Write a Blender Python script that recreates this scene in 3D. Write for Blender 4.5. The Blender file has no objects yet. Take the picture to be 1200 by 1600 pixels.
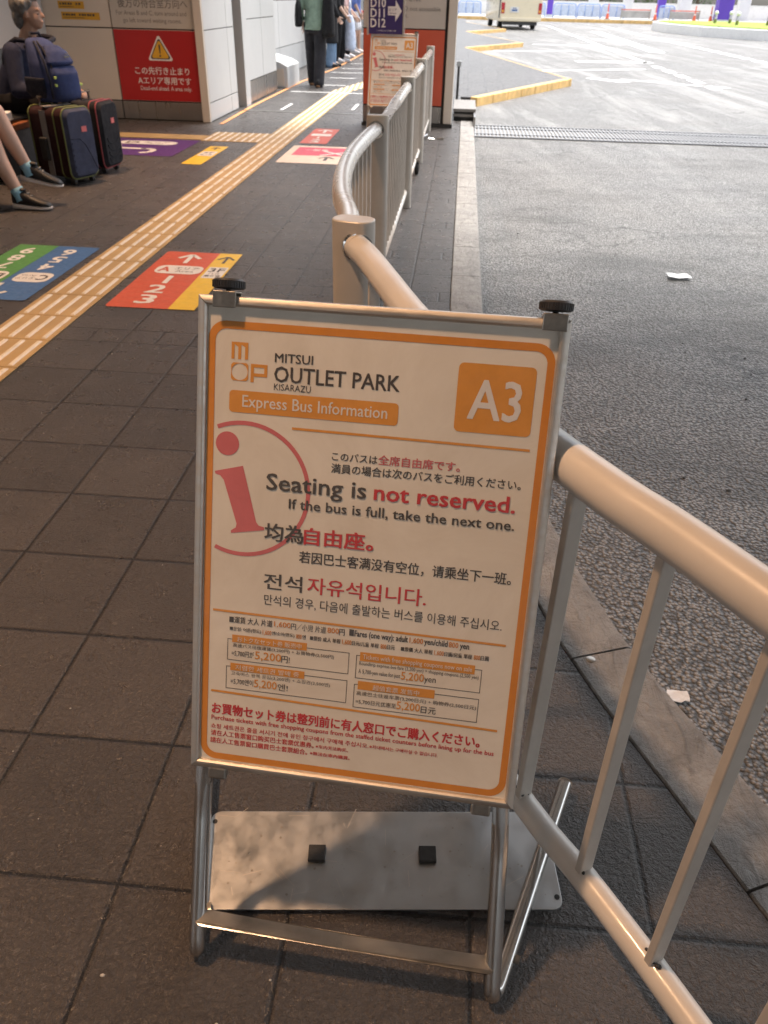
import bpy, bmesh, math, random
from mathutils import Vector, Matrix
random.seed(7)
V=Vector; PI=math.pi
SC=bpy.context.scene; COL=SC.collection

# ---------------------------------------------------------------- camera
f_px=1235.0; pitch=0.580437; roll=0.024897; cam_h=1.28393; yaw=-0.0748415
cy,sy=math.cos(yaw),math.sin(yaw)
def cam2w(v): return V((cy*v[0]+sy*v[1],-sy*v[0]+cy*v[1],v[2]))
cp,sp=math.cos(pitch),math.sin(pitch); cr,sr=math.cos(roll),math.sin(roll)
F=V((0,cp,-sp)); r0=V((1,0,0)); u0=V((0,sp,cp))
R=cr*r0+sr*u0; U=-sr*r0+cr*u0
F,R,U=cam2w(F),cam2w(R),cam2w(U)
cam=bpy.data.cameras.new('camera'); camo=bpy.data.objects.new('camera',cam); COL.objects.link(camo)
camo.matrix_world=Matrix(((R.x,U.x,-F.x,0),(R.y,U.y,-F.y,0),(R.z,U.z,-F.z,cam_h),(0,0,0,1)))
cam.sensor_fit='VERTICAL'; cam.sensor_height=24; cam.lens=24*f_px/1600; cam.clip_end=800; cam.clip_start=0.02
cam.dof.use_dof=True; cam.dof.focus_distance=1.3; cam.dof.aperture_fstop=6.5
SC.camera=camo
# ---------------------------------------------------------------- world, sun, exposure
SUN_EL,SUN_AZ=math.radians(72),math.radians(40)      # azimuth from +y towards +x
w=bpy.data.worlds.new('World'); SC.world=w; w.use_nodes=True
nt=w.node_tree; bg=nt.nodes['Background']; sky=nt.nodes.new('ShaderNodeTexSky')
sky.sky_type='NISHITA'; sky.sun_disc=False; sky.sun_elevation=SUN_EL; sky.sun_rotation=SUN_AZ
sky.air_density=1.0; sky.dust_density=4.0; sky.ozone_density=0.6
hs=nt.nodes.new('ShaderNodeHueSaturation'); hs.inputs['Saturation'].default_value=.35; nt.links.new(sky.outputs[0],hs.inputs['Color']); nt.links.new(hs.outputs[0],bg.inputs[0]); bg.inputs[1].default_value=0.09
sd=bpy.data.lights.new('sun','SUN'); sd.energy=1.0; sd.angle=math.radians(26); sd.color=(1,.96,.9)
so=bpy.data.objects.new('sun',sd); COL.objects.link(so)
so.rotation_euler=V((-math.sin(SUN_AZ)*math.cos(SUN_EL),-math.cos(SUN_AZ)*math.cos(SUN_EL),-math.sin(SUN_EL))).to_track_quat('-Z','Y').to_euler()
SC.view_settings.view_transform='Standard'; SC.view_settings.look='None'; SC.view_settings.gamma=1
SC.view_settings.use_curve_mapping=False; SC.view_settings.exposure=2.2
LAMP_W=95.0; LAMP_C=(1.0,.585,.325)

# ---------------------------------------------------------------- node materials
class NT:
    def __init__(s,name):
        s.m=bpy.data.materials.new(name); s.m.use_nodes=True; s.t=s.m.node_tree; s.b=s.t.nodes['Principled BSDF']
        s.pos=None
    def n(s,t): return s.t.nodes.new(t)
    def link(s,a,b): s.t.links.new(a,b)
    def put(s,v,sock):
        if hasattr(v,'is_linked') or hasattr(v,'links'): s.link(v,sock)
        else: sock.default_value=v
    def math(s,op,a,b=None,c=None):
        q=s.n('ShaderNodeMath'); q.operation=op; s.put(a,q.inputs[0])
        if b is not None: s.put(b,q.inputs[1])
        if c is not None: s.put(c,q.inputs[2])
        return q.outputs[0]
    def P(s):
        if s.pos is None: s.pos=s.n('ShaderNodeNewGeometry').outputs['Position']
        return s.pos
    def obj(s): return s.n('ShaderNodeTexCoord').outputs['Object']
    def noise(s,scale,detail=4,rough=.55,vec=None,dist=0):
        q=s.n('ShaderNodeTexNoise'); q.inputs['Scale'].default_value=scale; q.inputs['Detail'].default_value=detail
        q.inputs['Roughness'].default_value=rough; q.inputs['Distortion'].default_value=dist
        s.link(vec if vec is not None else s.P(),q.inputs['Vector']); return q.outputs['Fac']
    def ramp(s,fac,a,b,v0=0.,v1=1.):
        q=s.n('ShaderNodeMapRange'); s.put(fac,q.inputs[0]); q.inputs[1].default_value=a; q.inputs[2].default_value=b
        q.inputs[3].default_value=v0; q.inputs[4].default_value=v1; return q.outputs[0]
    def mix(s,fac,a,b):
        q=s.n('ShaderNodeMix'); q.data_type='RGBA'; s.put(fac,q.inputs[0])
        s.put(a if hasattr(a,'links') else (*a,1)[:4],q.inputs[6]); s.put(b if hasattr(b,'links') else (*b,1)[:4],q.inputs[7]); return q.outputs[2]
    def scale(s,vec,v):
        q=s.n('ShaderNodeVectorMath'); q.operation='MULTIPLY'; s.link(vec,q.inputs[0]); q.inputs[1].default_value=v; return q.outputs[0]
    def bump(s,h,strength,dist,prev=None):
        q=s.n('ShaderNodeBump'); q.inputs['Strength'].default_value=strength; q.inputs['Distance'].default_value=dist
        s.link(h,q.inputs['Height'])
        if prev is not None: s.link(prev,q.inputs['Normal'])
        s.link(q.outputs[0],s.b.inputs['Normal']); return q.outputs[0]
def mat(name,col,rough=.5,metal=0.,var=.12,scale=9.,bump=0.,bscale=200.,coat=0.,spec=.5,dirt=0.):
    s=NT(name); b=s.b
    o=s.obj()
    n=s.noise(scale,5,.6,o)
    c=s.mix(s.ramp(n,.3,.7),tuple(x*(1-var) for x in col),tuple(min(1,x*(1+var)) for x in col))
    if dirt>0:
        d=s.noise(scale*.35,6,.7,o,.6)
        c=s.mix(s.ramp(d,.52,.72,0,dirt),c,tuple(x*.45 for x in col))
    s.link(c,b.inputs['Base Color'])
    s.link(s.ramp(s.noise(scale*2.2,4,.6,o),.3,.7,max(.02,rough*.8),min(1,rough*1.2)),b.inputs['Roughness'])
    b.inputs['Metallic'].default_value=metal; b.inputs['Specular IOR Level'].default_value=spec
    if coat: b.inputs['Coat Weight'].default_value=coat; b.inputs['Coat Roughness'].default_value=.08
    if bump: s.bump(s.noise(bscale,3,.6,o),bump,.002)
    return s.m
def fabric(name,col,rough=.85,bump=.35,bs=60): return mat(name,col,rough,0,.18,14,bump,bs,spec=.25)
M={}
def m_(k,*a,**kw): M[k]=mat(k,*a,**kw); return M[k]

# ---- paving tiles: 0.3 m grid, far rows have a half-height course of half tiles
GX=-1.6957; GY=10.47*0.3
def paving():
    s=NT('paving_tiles'); sep=s.n('ShaderNodeSeparateXYZ'); s.link(s.P(),sep.inputs[0])
    X=s.math('DIVIDE',s.math('SUBTRACT',sep.outputs[0],GX),.3); Y=s.math('DIVIDE',s.math('SUBTRACT',sep.outputs[1],GY),.3)
    def pp(v,per,off=0): # distance to nearest multiple of per
        q=s.math('PINGPONG',s.math('ADD',v,off) if off else v,per/2.); return q
    near=s.math('LESS_THAN',Y,0)
    yn=pp(Y,1.)
    m=s.math('FLOORED_MODULO',Y,2.5)
    d=m
    for k in (.5,1.5,2.5): d=s.math('MINIMUM',d,s.math('ABSOLUTE',s.math('SUBTRACT',m,k)))
    yd=s.math('ADD',s.math('MULTIPLY',near,yn),s.math('MULTIPLY',s.math('SUBTRACT',1,near),d))
    thin=s.math('MULTIPLY',s.math('LESS_THAN',m,.5),s.math('SUBTRACT',1,near))
    xf=pp(X,1.); xh=pp(X,.5)
    xd=s.math('ADD',s.math('MULTIPLY',thin,xh),s.math('MULTIPLY',s.math('SUBTRACT',1,thin),xf))
    dist=s.math('MINIMUM',xd,yd)                      # in tile units
    joint=s.ramp(dist,.0075,.012,1,0)
    # per tile tone
    row=s.math('FLOOR',s.math('ADD',Y,.001)); colm=s.math('FLOOR',X)
    comb=s.n('ShaderNodeCombineXYZ'); s.link(colm,comb.inputs[0]); s.link(row,comb.inputs[1])
    wn=s.n('ShaderNodeTexWhiteNoise'); wn.noise_dimensions='2D'; s.link(comb.outputs[0],wn.inputs['Vector'])
    tone=s.ramp(wn.outputs[0],0,1,.86,1.14)
    n1=s.noise(3.,6,.65); n2=s.noise(260,3,.7)
    c=s.mix(s.ramp(n1,.3,.72),(.050,.044,.041),(.078,.068,.062))
    c=s.mix(s.ramp(n2,.35,.7,0,.5),c,(.115,.100,.091))
    c=s.mix(s.ramp(s.noise(105,4,.62,None,.9),.36,.52,.4,0),c,(.062,.054,.050))  # shading of the bump's pits put into the tile colour
    mul=s.n('ShaderNodeVectorMath'); mul.operation='SCALE'; s.link(c,mul.inputs[0]); s.link(tone,mul.inputs['Scale'])
    blot=s.ramp(s.noise(1.1,5,.7,None,1.),.55,.8,0,.35)
    c=s.mix(blot,mul.outputs[0],(.07,.062,.057))
    c=s.mix(s.ramp(s.noise(6,7,.75,None,.4),.60,.72,0,.3),c,(.16,.145,.135))
    spots=s.ramp(s.noise(38,2,.5),.70,.75,0,.5)
    c=s.mix(spots,c,(.2,.185,.17))
    c=s.mix(joint,c,(.014,.012,.011))
    s.link(c,s.b.inputs['Base Color'])
    s.link(s.ramp(s.noise(14,5,.6),.3,.7,.24,.38),s.b.inputs['Roughness'])
    s.b.inputs['Specular IOR Level'].default_value=.5
    rough=s.noise(105,4,.62,None,.9); fine=s.noise(300,2,.6)
    h=s.math('ADD',rough,s.math('MULTIPLY',fine,.25))
    p=s.bump(h,1.,.0105)
    hj=s.ramp(dist,.006,.024,0,1)
    s.bump(hj,.9,.004,p)
    return s.m
def asphalt():
    s=NT('asphalt')
    sep=s.n('ShaderNodeSeparateXYZ'); s.link(s.P(),sep.inputs[0])
    n1=s.noise(170,4,.75); n2=s.noise(.8,7,.62,None,.8); rt=s.n('ShaderNodeVectorRotate'); rt.rotation_type='Z_AXIS'; rt.inputs['Angle'].default_value=math.radians(-6); s.link(s.P(),rt.inputs['Vector']); rv=rt.outputs[0]
    n3=s.noise(1.5,8,.72,s.scale(rv,(1.3,.16,1)),.5)
    c=s.mix(s.ramp(s.math('ADD',s.math('MULTIPLY',n1,.5),s.math('MULTIPLY',s.noise(62,3,.7),.5)),.38,.62),(.052,.051,.049),(.42,.41,.395))
    vo=s.n('ShaderNodeTexVoronoi'); vo.inputs['Scale'].default_value=85; s.link(s.P(),vo.inputs['Vector']); vd=vo.outputs['Distance']
    sepc=s.n('ShaderNodeSeparateColor'); s.link(vo.outputs['Color'],sepc.inputs[0])
    c=s.mix(s.ramp(sepc.outputs[0],0,1,0,.55),c,(.52,.505,.485))
    c=s.mix(s.ramp(vd,.38,.62,0,.8),c,(.03,.028,.026))
    c=s.mix(s.ramp(n2,.45,.75,0,.45),c,(.22,.212,.20))
    c=s.mix(s.ramp(s.noise(.35,5,.6,None,1.),.5,.7,0,.35),c,(.10,.093,.085))
    # worn paint and dusty streaks out in the turning area
    far=s.ramp(sep.outputs[1],4.5,11.,0,1)
    st=s.math('MULTIPLY',s.ramp(n3,.5,.68,0,.75),far)
    c=s.mix(st,c,(.36,.35,.335))
    st2=s.math('MULTIPLY',s.ramp(s.noise(.6,8,.72,s.scale(rv,(1.5,.14,1)),.7),.52,.64,0,.6),s.ramp(sep.outputs[1],9,15,0,1))
    c=s.mix(st2,c,(.43,.42,.40))
    pt=s.math('MULTIPLY',s.ramp(s.noise(1.3,6,.7,s.scale(s.P(),(.7,1.7,1)),.4),.46,.66,0,.6),s.ramp(sep.outputs[1],6,12,1,.25))
    c=s.mix(pt,c,(.055,.054,.052))
    c=s.mix(s.ramp(s.noise(2.6,7,.75,None,.6),.60,.70,0,.5),c,(.40,.385,.36))
    dv=s.n('ShaderNodeVectorMath'); dv.operation='ADD'; nz=s.n('ShaderNodeTexNoise'); nz.inputs['Scale'].default_value=3.; nz.inputs['Detail'].default_value=5; s.link(s.P(),nz.inputs['Vector'])
    sc_=s.n('ShaderNodeVectorMath'); sc_.operation='SCALE'; sc_.inputs['Scale'].default_value=.5; s.link(nz.outputs['Color'],sc_.inputs[0]); s.link(s.P(),dv.inputs[0]); s.link(sc_.outputs[0],dv.inputs[1])
    ve=s.n('ShaderNodeTexVoronoi'); ve.feature='DISTANCE_TO_EDGE'; ve.inputs['Scale'].default_value=.75; s.link(dv.outputs[0],ve.inputs['Vector'])
    crk=s.math('MULTIPLY',s.ramp(ve.outputs['Distance'],.004,.014,1,0),s.ramp(s.noise(.9,3,.6),.48,.64,0,.7))
    c=s.mix(crk,c,(.02,.019,.018))
    c=s.mix(s.ramp(s.noise(9,2,.5),.74,.76,0,.8),c,(.03,.028,.026))
    s.link(c,s.b.inputs['Base Color'])
    s.link(s.ramp(n2,.3,.7,.42,.62),s.b.inputs['Roughness'])
    s.bump(s.math('SUBTRACT',s.math('MULTIPLY',s.noise(65,3,.7),.6),vd),1.,.016)
    return s.m
def kerbstone():
    s=NT('kerb_stone')
    n1=s.noise(7,7,.7,None,1.2); n2=s.noise(60,5,.7); n3=s.noise(22,6,.7,s.scale(s.P(),(1,.25,1)),1.5)
    c=s.mix(s.ramp(n1,.32,.7),(.21,.20,.188),(.40,.38,.355))
    c=s.mix(s.ramp(n3,.54,.66,0,.55),c,(.11,.10,.092))
    c=s.mix(s.ramp(n2,.6,.75,0,.4),c,(.36,.33,.3))
    s.link(c,s.b.inputs['Base Color']); s.b.inputs['Roughness'].default_value=.7
    s.bump(s.math('ADD',s.noise(40,6,.7,None,.8),s.math('MULTIPLY',n3,.8)),1.,.012)
    return s.m
def poster_paper():
    s=NT('poster_paper'); o=s.obj()
    c=s.mix(s.ramp(s.noise(5,6,.7,o,.8),.35,.7),(.72,.66,.57),(.84,.79,.70))
    c=s.mix(s.ramp(s.noise(45,4,.7,o),.68,.8,0,.35),c,(.42,.36,.3))
    s.link(c,s.b.inputs['Base Color']); s.b.inputs['Roughness'].default_value=.5
    s.b.inputs['Coat Weight'].default_value=1.; s.b.inputs['Coat IOR'].default_value=1.75; s.b.inputs['Coat Roughness'].default_value=.05
    bp=s.n('ShaderNodeBump'); bp.inputs['Strength'].default_value=.5; bp.inputs['Distance'].default_value=.005
    s.link(s.noise(7,2,.5,o,.6),bp.inputs['Height']); s.link(bp.outputs[0],s.b.inputs['Coat Normal'])
    return s.m
def ink(name,col):
    s=NT(name); o=s.obj()
    c=s.mix(s.ramp(s.noise(25,5,.7,o),.35,.7),tuple(x*.88 for x in col),col)
    s.link(c,s.b.inputs['Base Color']); s.b.inputs['Roughness'].default_value=.5
    s.b.inputs['Coat Weight'].default_value=1.; s.b.inputs['Coat IOR'].default_value=1.75; s.b.inputs['Coat Roughness'].default_value=.05
    bp=s.n('ShaderNodeBump'); bp.inputs['Strength'].default_value=.5; bp.inputs['Distance'].default_value=.005
    s.link(s.noise(7,2,.5,o,.6),bp.inputs['Height']); s.link(bp.outputs[0],s.b.inputs['Coat Normal'])
    M[name]=s.m; return s.m
def metal_sheet(name,col,rough,sc=(1,14,1),scr=.5):
    s=NT(name); o=s.obj()
    n=s.noise(5,6,.7,o,.6); n2=s.noise(14,6,.65,s.scale(o,sc)); n3=s.noise(55,5,.75,o,.5)
    c=s.mix(s.ramp(n,.35,.7),tuple(x*.88 for x in col),col)
    c=s.mix(s.ramp(n3,.62,.74,0,scr),c,tuple(x*.45 for x in col))
    s.link(c,s.b.inputs['Base Color']); s.b.inputs['Metallic'].default_value=1
    s.link(s.ramp(n2,.3,.7,rough*.75,rough*1.35),s.b.inputs['Roughness'])
    s.bump(s.noise(40,4,.6,o),.05,.001)
    M[name]=s.m; return s.m

M['paving']=paving(); M['asphalt']=asphalt(); M['kerb']=kerbstone(); M['paper']=poster_paper()
ink('ink_orange',(.72,.27,.035)); ink('ink_amber',(.76,.33,.06)); ink('ink_dark',(.085,.075,.07)); ink('ink_red',(.62,.05,.06)); ink('ink_rose',(.66,.16,.17)); ink('ink_pale',(.82,.78,.74))
metal_sheet('plate_steel',(.52,.52,.51),.36,(1.5,1,1),.45); metal_sheet('tube_steel',(.68,.67,.65),.19,(1,1,3),.04); metal_sheet('chrome',(.75,.73,.7),.1,(1,1,1),.1)
metal_sheet('frame_aluminium',(.70,.65,.59),.48,(1,1,9),.2); metal_sheet('wall_steel',(.42,.40,.38),.3,(1,1,.05),.1)
m_('fence_paint',(.61,.575,.53),.36,0.,.05,6,coat=.25,dirt=.12); m_('fence_post_paint',(.53,.485,.43),.42,.25,.06,9,dirt=.2); m_('baluster_paint',(.56,.515,.46),.45,.1,.08,12,dirt=.2)
m_('grate_grey',(.27,.275,.285),.5,.4,.15,20); m_('rail_metal',(.66,.62,.57),.24,.5,.05,9); m_('black_rubber',(.022,.021,.02),.65,0,.2,60,.3,300); m_('knob_plastic',(.035,.034,.036),.45,0,.15,50); m_('clip_steel',(.42,.39,.35),.35,1,.2,60)
m_('tactile',(.42,.28,.12),.6,0,.15,5,.3,150,dirt=.3); m_('tactile_bar',(.70,.62,.50),.5,0,.12,20,dirt=.2)
m_('sticker_red',(.58,.085,.035),.45,0,.08,20,dirt=.25); m_('sticker_yellow',(.76,.50,.03),.45,0,.08,20,dirt=.25); m_('sticker_green',(.07,.26,.06),.45,0,.08,20,dirt=.25)
m_('sticker_blue',(.035,.13,.33),.45,0,.08,20,dirt=.25); m_('sticker_purple',(.085,.028,.17),.45,0,.08,20,dirt=.2); m_('sticker_cream',(.72,.6,.5),.5,0,.08,12,dirt=.25)
m_('sticker_white',(.75,.72,.68),.45,0,.05,20,dirt=.1); m_('sticker_pink',(.6,.04,.09),.45,0,.08,20,dirt=.2); m_('sticker_ink',(.06,.05,.05),.5)
m_('panel_beige',(.62,.555,.475),.42,0,.03,1.5,dirt=.05); m_('panel_white',(.56,.565,.56),.38,0,.03,1.2,dirt=.06); m_('panel_gray',(.44,.45,.45),.5,0,.03,1.2,dirt=.05); m_('joint_dark',(.03,.028,.026),.6)
m_('sign_red',(.42,.016,.016),.38,0,.05,3); m_('sign_orange_red',(.56,.10,.05),.4,0,.05,3); m_('sign_notice',(.52,.48,.42),.45,0,.04,3); m_('sign_purple',(.05,.033,.14),.35,0,.05,5)
m_('sign_text_white',(.78,.75,.72),.5); m_('sign_text_gray',(.22,.2,.18),.5); m_('sign_yellow',(.72,.40,.03),.4); m_('sticker_wall_yellow',(.62,.34,.03),.5,0,.05,30)
m_('white_paint',(.78,.77,.75),.55,0,.06,10,dirt=.3); m_('yellow_kerb_paint',(.72,.46,.17),.6,0,.22,5,dirt=.85); m_('orange_tape',(.72,.32,.12),.5,0,.1,8,dirt=.2)
m_('concrete',(.42,.41,.39),.75,0,.15,4,.3,60,dirt=.2); m_('grass',(.21,.28,.03),.9,0,.35,3,.8,30); m_('leaf',(.05,.085,.03),.6,0,.4,2); m_('bark',(.12,.09,.06),.9,0,.3,12,.6,40)
m_('ceiling_panel',(.78,.75,.71),.6,0,.03,.6); m_('lamp_housing',(.7,.68,.64),.4)
m_('skin_tan',(.36,.21,.145),.5,0,.08,14); m_('skin_pale',(.50,.32,.24),.5,0,.07,14); m_('hair_grey',(.12,.115,.11),.6,0,.45,40,.8,90); m_('hair_dark',(.03,.022,.018),.5,0,.3,40,.6,90); m_('eye_dark',(.02,.015,.012),.3)
for k,c in dict(cloth_navy=(.022,.028,.06),cloth_black=(.014,.014,.016),cloth_green=(.26,.37,.30),cloth_charcoal=(.03,.03,.036),cloth_denim=(.16,.25,.38),cloth_white=(.7,.71,.74),cloth_paleblue=(.5,.57,.7),cloth_blue=(.12,.18,.46),cloth_beige=(.55,.44,.36),cloth_pink=(.6,.42,.40),sock_blue=(.24,.45,.58),cloth_brown=(.24,.13,.07),pack_navy=(.035,.05,.13),pack_dark=(.016,.018,.03),case_navy=(.05,.055,.09),case_black=(.018,.019,.024),case_maroon=(.03,.010,.012)).items(): M[k]=fabric(k,c)
m_('strap_grey',(.22,.205,.19),.8); m_('piping_lime',(.15,.165,.045),.6); m_('piping_red',(.28,.05,.055),.6); m_('tag_red',(.62,.14,.14),.5); m_('tag_lime',(.5,.62,.12),.5)
m_('shoe_black',(.009,.009,.010),.55,0,.2,50); m_('shoe_sole',(.72,.66,.62),.55,0,.06,20,dirt=.2); m_('seat_black',(.012,.012,.013),.5,0,.1,20); m_('seat_wood',(.28,.10,.04),.5,0,.2,14)
m_('bus_cream',(.80,.70,.50),.3,0,.03,2,coat=.5); m_('tail_red',(.45,.02,.03),.25); m_('tyre',(.018,.018,.018),.8,0,.2,20); m_('bus_glass',(.25,.28,.3),.1,0,.05,3); m_('bus_trim',(.05,.05,.05),.5)
m_('barrier_blue',(.22,.36,.72),.5,0,.06,5); m_('column_purple',(.13,.06,.48),.45,0,.04,2); m_('column_white',(.72,.72,.7),.5,0,.05,2); m_('cone_orange',(.75,.14,.06),.5); m_('plastic_scrap',(.78,.78,.78),.3,0,.1,30)
m_('bollard_steel',(.5,.5,.5),.3,.9); m_('red_box',(.6,.06,.04),.4)
def emit(name,col,st):
    s=NT(name); s.b.inputs['Emission Color'].default_value=(*col,1); s.b.inputs['Emission Strength'].default_value=st; s.b.inputs['Base Color'].default_value=(*col,1); M[name]=s.m
emit('lamp_glow',(1,.72,.42),30)
def glass_clear():
    s=NT('bus_window'); s.b.inputs['Base Color'].default_value=(.12,.14,.15,1); s.b.inputs['Roughness'].default_value=.06; M['glass_dark']=s.m
glass_clear()

# ---------------------------------------------------------------- object helpers
WM={}   # world matrix of every root / part we parent to
def tag(o,label=None,cat=None,group=None,kind=None):
    if label: o['label']=label
    if cat: o['category']=cat
    if group: o['group']=group
    if kind: o['kind']=kind
    return o
def thing(name,loc,label,cat,group=None):
    o=bpy.data.objects.new(name,None); o.empty_display_size=.1; COL.objects.link(o); o.location=loc; WM[o.name]=Matrix.Translation(V(loc)); return tag(o,label,cat,group)
def link(name,me,mt,parent=None,smooth=False,bevel=0.):
    o=bpy.data.objects.new(name,me); COL.objects.link(o)
    if not me.materials and mt: me.materials.append(M[mt] if isinstance(mt,str) else mt)
    if smooth:
        for p in me.polygons: p.use_smooth=True
    if parent is not None:
        o.parent=parent; o.matrix_parent_inverse=WM[parent.name].inverted()
    WM[o.name]=Matrix.Identity(4)
    if bevel:
        b=o.modifiers.new('bevel','BEVEL'); b.width=bevel; b.segments=2; b.limit_method='ANGLE'; b.angle_limit=math.radians(40)
    return o
def obj(name,bm,mt,parent=None,smooth=False,bevel=0.,auto=False):
    me=bpy.data.meshes.new(name)
    bmesh.ops.recalc_face_normals(bm,faces=bm.faces[:])
    if auto:
        for e in bm.edges:
            if len(e.link_faces)==2 and e.calc_face_angle(0)>math.radians(35): e.smooth=False
        smooth=True
    bm.to_mesh(me); bm.free(); return link(name,me,mt,parent,smooth,bevel)
def structure(o): o['kind']='structure'; return o
def B(): return bmesh.new()
def box(bm,c,s,ax=None,rz=0.):
    """box centre c, size s; ax = optional 3 axes, rz yaw"""
    if ax is None: ax=(V((math.cos(rz),math.sin(rz),0)),V((-math.sin(rz),math.cos(rz),0)),V((0,0,1)))
    c=V(c); vs=[]
    for k in (-.5,.5):
        for a,b in ((-.5,-.5),(.5,-.5),(.5,.5),(-.5,.5)): vs.append(bm.verts.new(c+ax[0]*a*s[0]+ax[1]*b*s[1]+ax[2]*k*s[2]))
    for q in ((3,2,1,0),(4,5,6,7),(0,1,5,4),(1,2,6,5),(2,3,7,6),(3,0,4,7)): bm.faces.new([vs[i] for i in q])
def bx(bm,x0,x1,y0,y1,z0,z1): box(bm,((x0+x1)/2,(y0+y1)/2,(z0+z1)/2),(abs(x1-x0),abs(y1-y0),abs(z1-z0)))
def frame_of(d,up=V((0,0,1))):
    d=d.normalized()
    if abs(d.dot(up))>.97: up=V((0,1,0))
    a=d.cross(up).normalized(); return a,a.cross(d).normalized()
def tube(bm,pts,r,seg=12,caps=True,round_end=False):
    pts=[V(p) for p in pts]; rr=r if isinstance(r,(list,tuple)) else [r]*len(pts); rings=[]; prev=None
    for i,p in enumerate(pts):
        d=(pts[min(i+1,len(pts)-1)]-pts[max(i-1,0)]).normalized()
        if prev is None: a,b=frame_of(d)
        else:
            a=(prev-d*prev.dot(d)).normalized(); b=d.cross(a)
        prev=a
        rings.append([bm.verts.new(p+a*rr[i]*math.cos(2*PI*k/seg)+b*rr[i]*math.sin(2*PI*k/seg)) for k in range(seg)])
    for i in range(len(rings)-1):
        for k in range(seg): bm.faces.new((rings[i][k],rings[i][(k+1)%seg],rings[i+1][(k+1)%seg],rings[i+1][k]))
    if caps: bm.faces.new(rings[0][::-1]); bm.faces.new(rings[-1])
def capsule(bm,p0,p1,r0,r1,seg=10):
    p0,p1=V(p0),V(p1); d=(p1-p0); L=d.length
    if L<1e-6: d=V((0,0,1))
    d=d.normalized(); pts=[];rs=[]
    for t in (-.95,-.7,-.35): pts.append(p0+d*t*r0); rs.append(r0*math.sqrt(1-t*t))
    pts.append(p0); rs.append(r0); pts.append(p1); rs.append(r1)
    for t in (.35,.7,.95): pts.append(p1+d*t*r1); rs.append(r1*math.sqrt(1-t*t))
    tube(bm,pts,rs,seg)
def chain(bm,pts,rs,seg=10):
    for i in range(len(pts)-1): capsule(bm,pts[i],pts[i+1],rs[i],rs[i+1],seg)
def ellip(bm,c,r,rot=None,seg=14,rings=9):
    mt=Matrix.Translation(V(c))@((rot or Matrix.Identity(3)).to_4x4())@Matrix.Diagonal((r[0],r[1],r[2],1))
    bmesh.ops.create_uvsphere(bm,u_segments=seg,v_segments=rings,radius=1,matrix=mt)
def loft(bm,rings,seg=16,caps=True):
    """rings: (centre, rx, ry, axisx) ellipses, roughly horizontal"""
    rs=[]
    for c,rx,ry,ang in rings:
        ca,sa=math.cos(ang),math.sin(ang)
        rs.append([bm.verts.new(V(c)+V((rx*math.cos(t)*ca-ry*math.sin(t)*sa,rx*math.cos(t)*sa+ry*math.sin(t)*ca,0))) for t in [2*PI*k/seg for k in range(seg)]])
    for i in range(len(rs)-1):
        for k in range(seg): bm.faces.new((rs[i][k],rs[i][(k+1)%seg],rs[i+1][(k+1)%seg],rs[i+1][k]))
    if caps: bm.faces.new(rs[0][::-1]); bm.faces.new(rs[-1])
def lathe(bm,prof,c,seg=20,ax=None):
    """prof: (r,z); ax: 3 axes"""
    ax=ax or (V((1,0,0)),V((0,1,0)),V((0,0,1))); c=V(c); rs=[]
    for r,z in prof: rs.append([bm.verts.new(c+ax[0]*r*math.cos(2*PI*k/seg)+ax[1]*r*math.sin(2*PI*k/seg)+ax[2]*z) for k in range(seg)])
    for i in range(len(rs)-1):
        for k in range(seg): bm.faces.new((rs[i][k],rs[i][(k+1)%seg],rs[i+1][(k+1)%seg],rs[i+1][k]))
    bm.faces.new(rs[0][::-1]); bm.faces.new(rs[-1])
def prism(bm,poly,z0,z1):
    a=[bm.verts.new((x,y,z0)) for x,y in poly]; b=[bm.verts.new((x,y,z1)) for x,y in poly]; n=len(poly)
    bm.faces.new(a[::-1]); bm.faces.new(b)
    for i in range(n): bm.faces.new((a[i],a[(i+1)%n],b[(i+1)%n],b[i]))
def fuse(name,bm,mt,parent,voxel=.012,it=4):
    """weld overlapping shapes into one continuous surface"""
    me=bpy.data.meshes.new('t'); bm.to_mesh(me); bm.free()
    o=bpy.data.objects.new('t',me); COL.objects.link(o)
    r=o.modifiers.new('r','REMESH'); r.mode='VOXEL'; r.voxel_size=voxel
    s=o.modifiers.new('s','SMOOTH'); s.iterations=it; s.factor=.5
    bpy.context.view_layer.update()
    me2=bpy.data.meshes.new_from_object(o.evaluated_get(bpy.context.evaluated_depsgraph_get()))
    bpy.data.objects.remove(o); me2.name=name; me2.materials.clear()
    return link(name,me2,mt,parent,True)
def copy_tree(o,parent=None):
    c=o.copy(); COL.objects.link(c); c.parent=parent
    for ch in list(o.children): copy_tree(ch,c)
    return c
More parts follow.
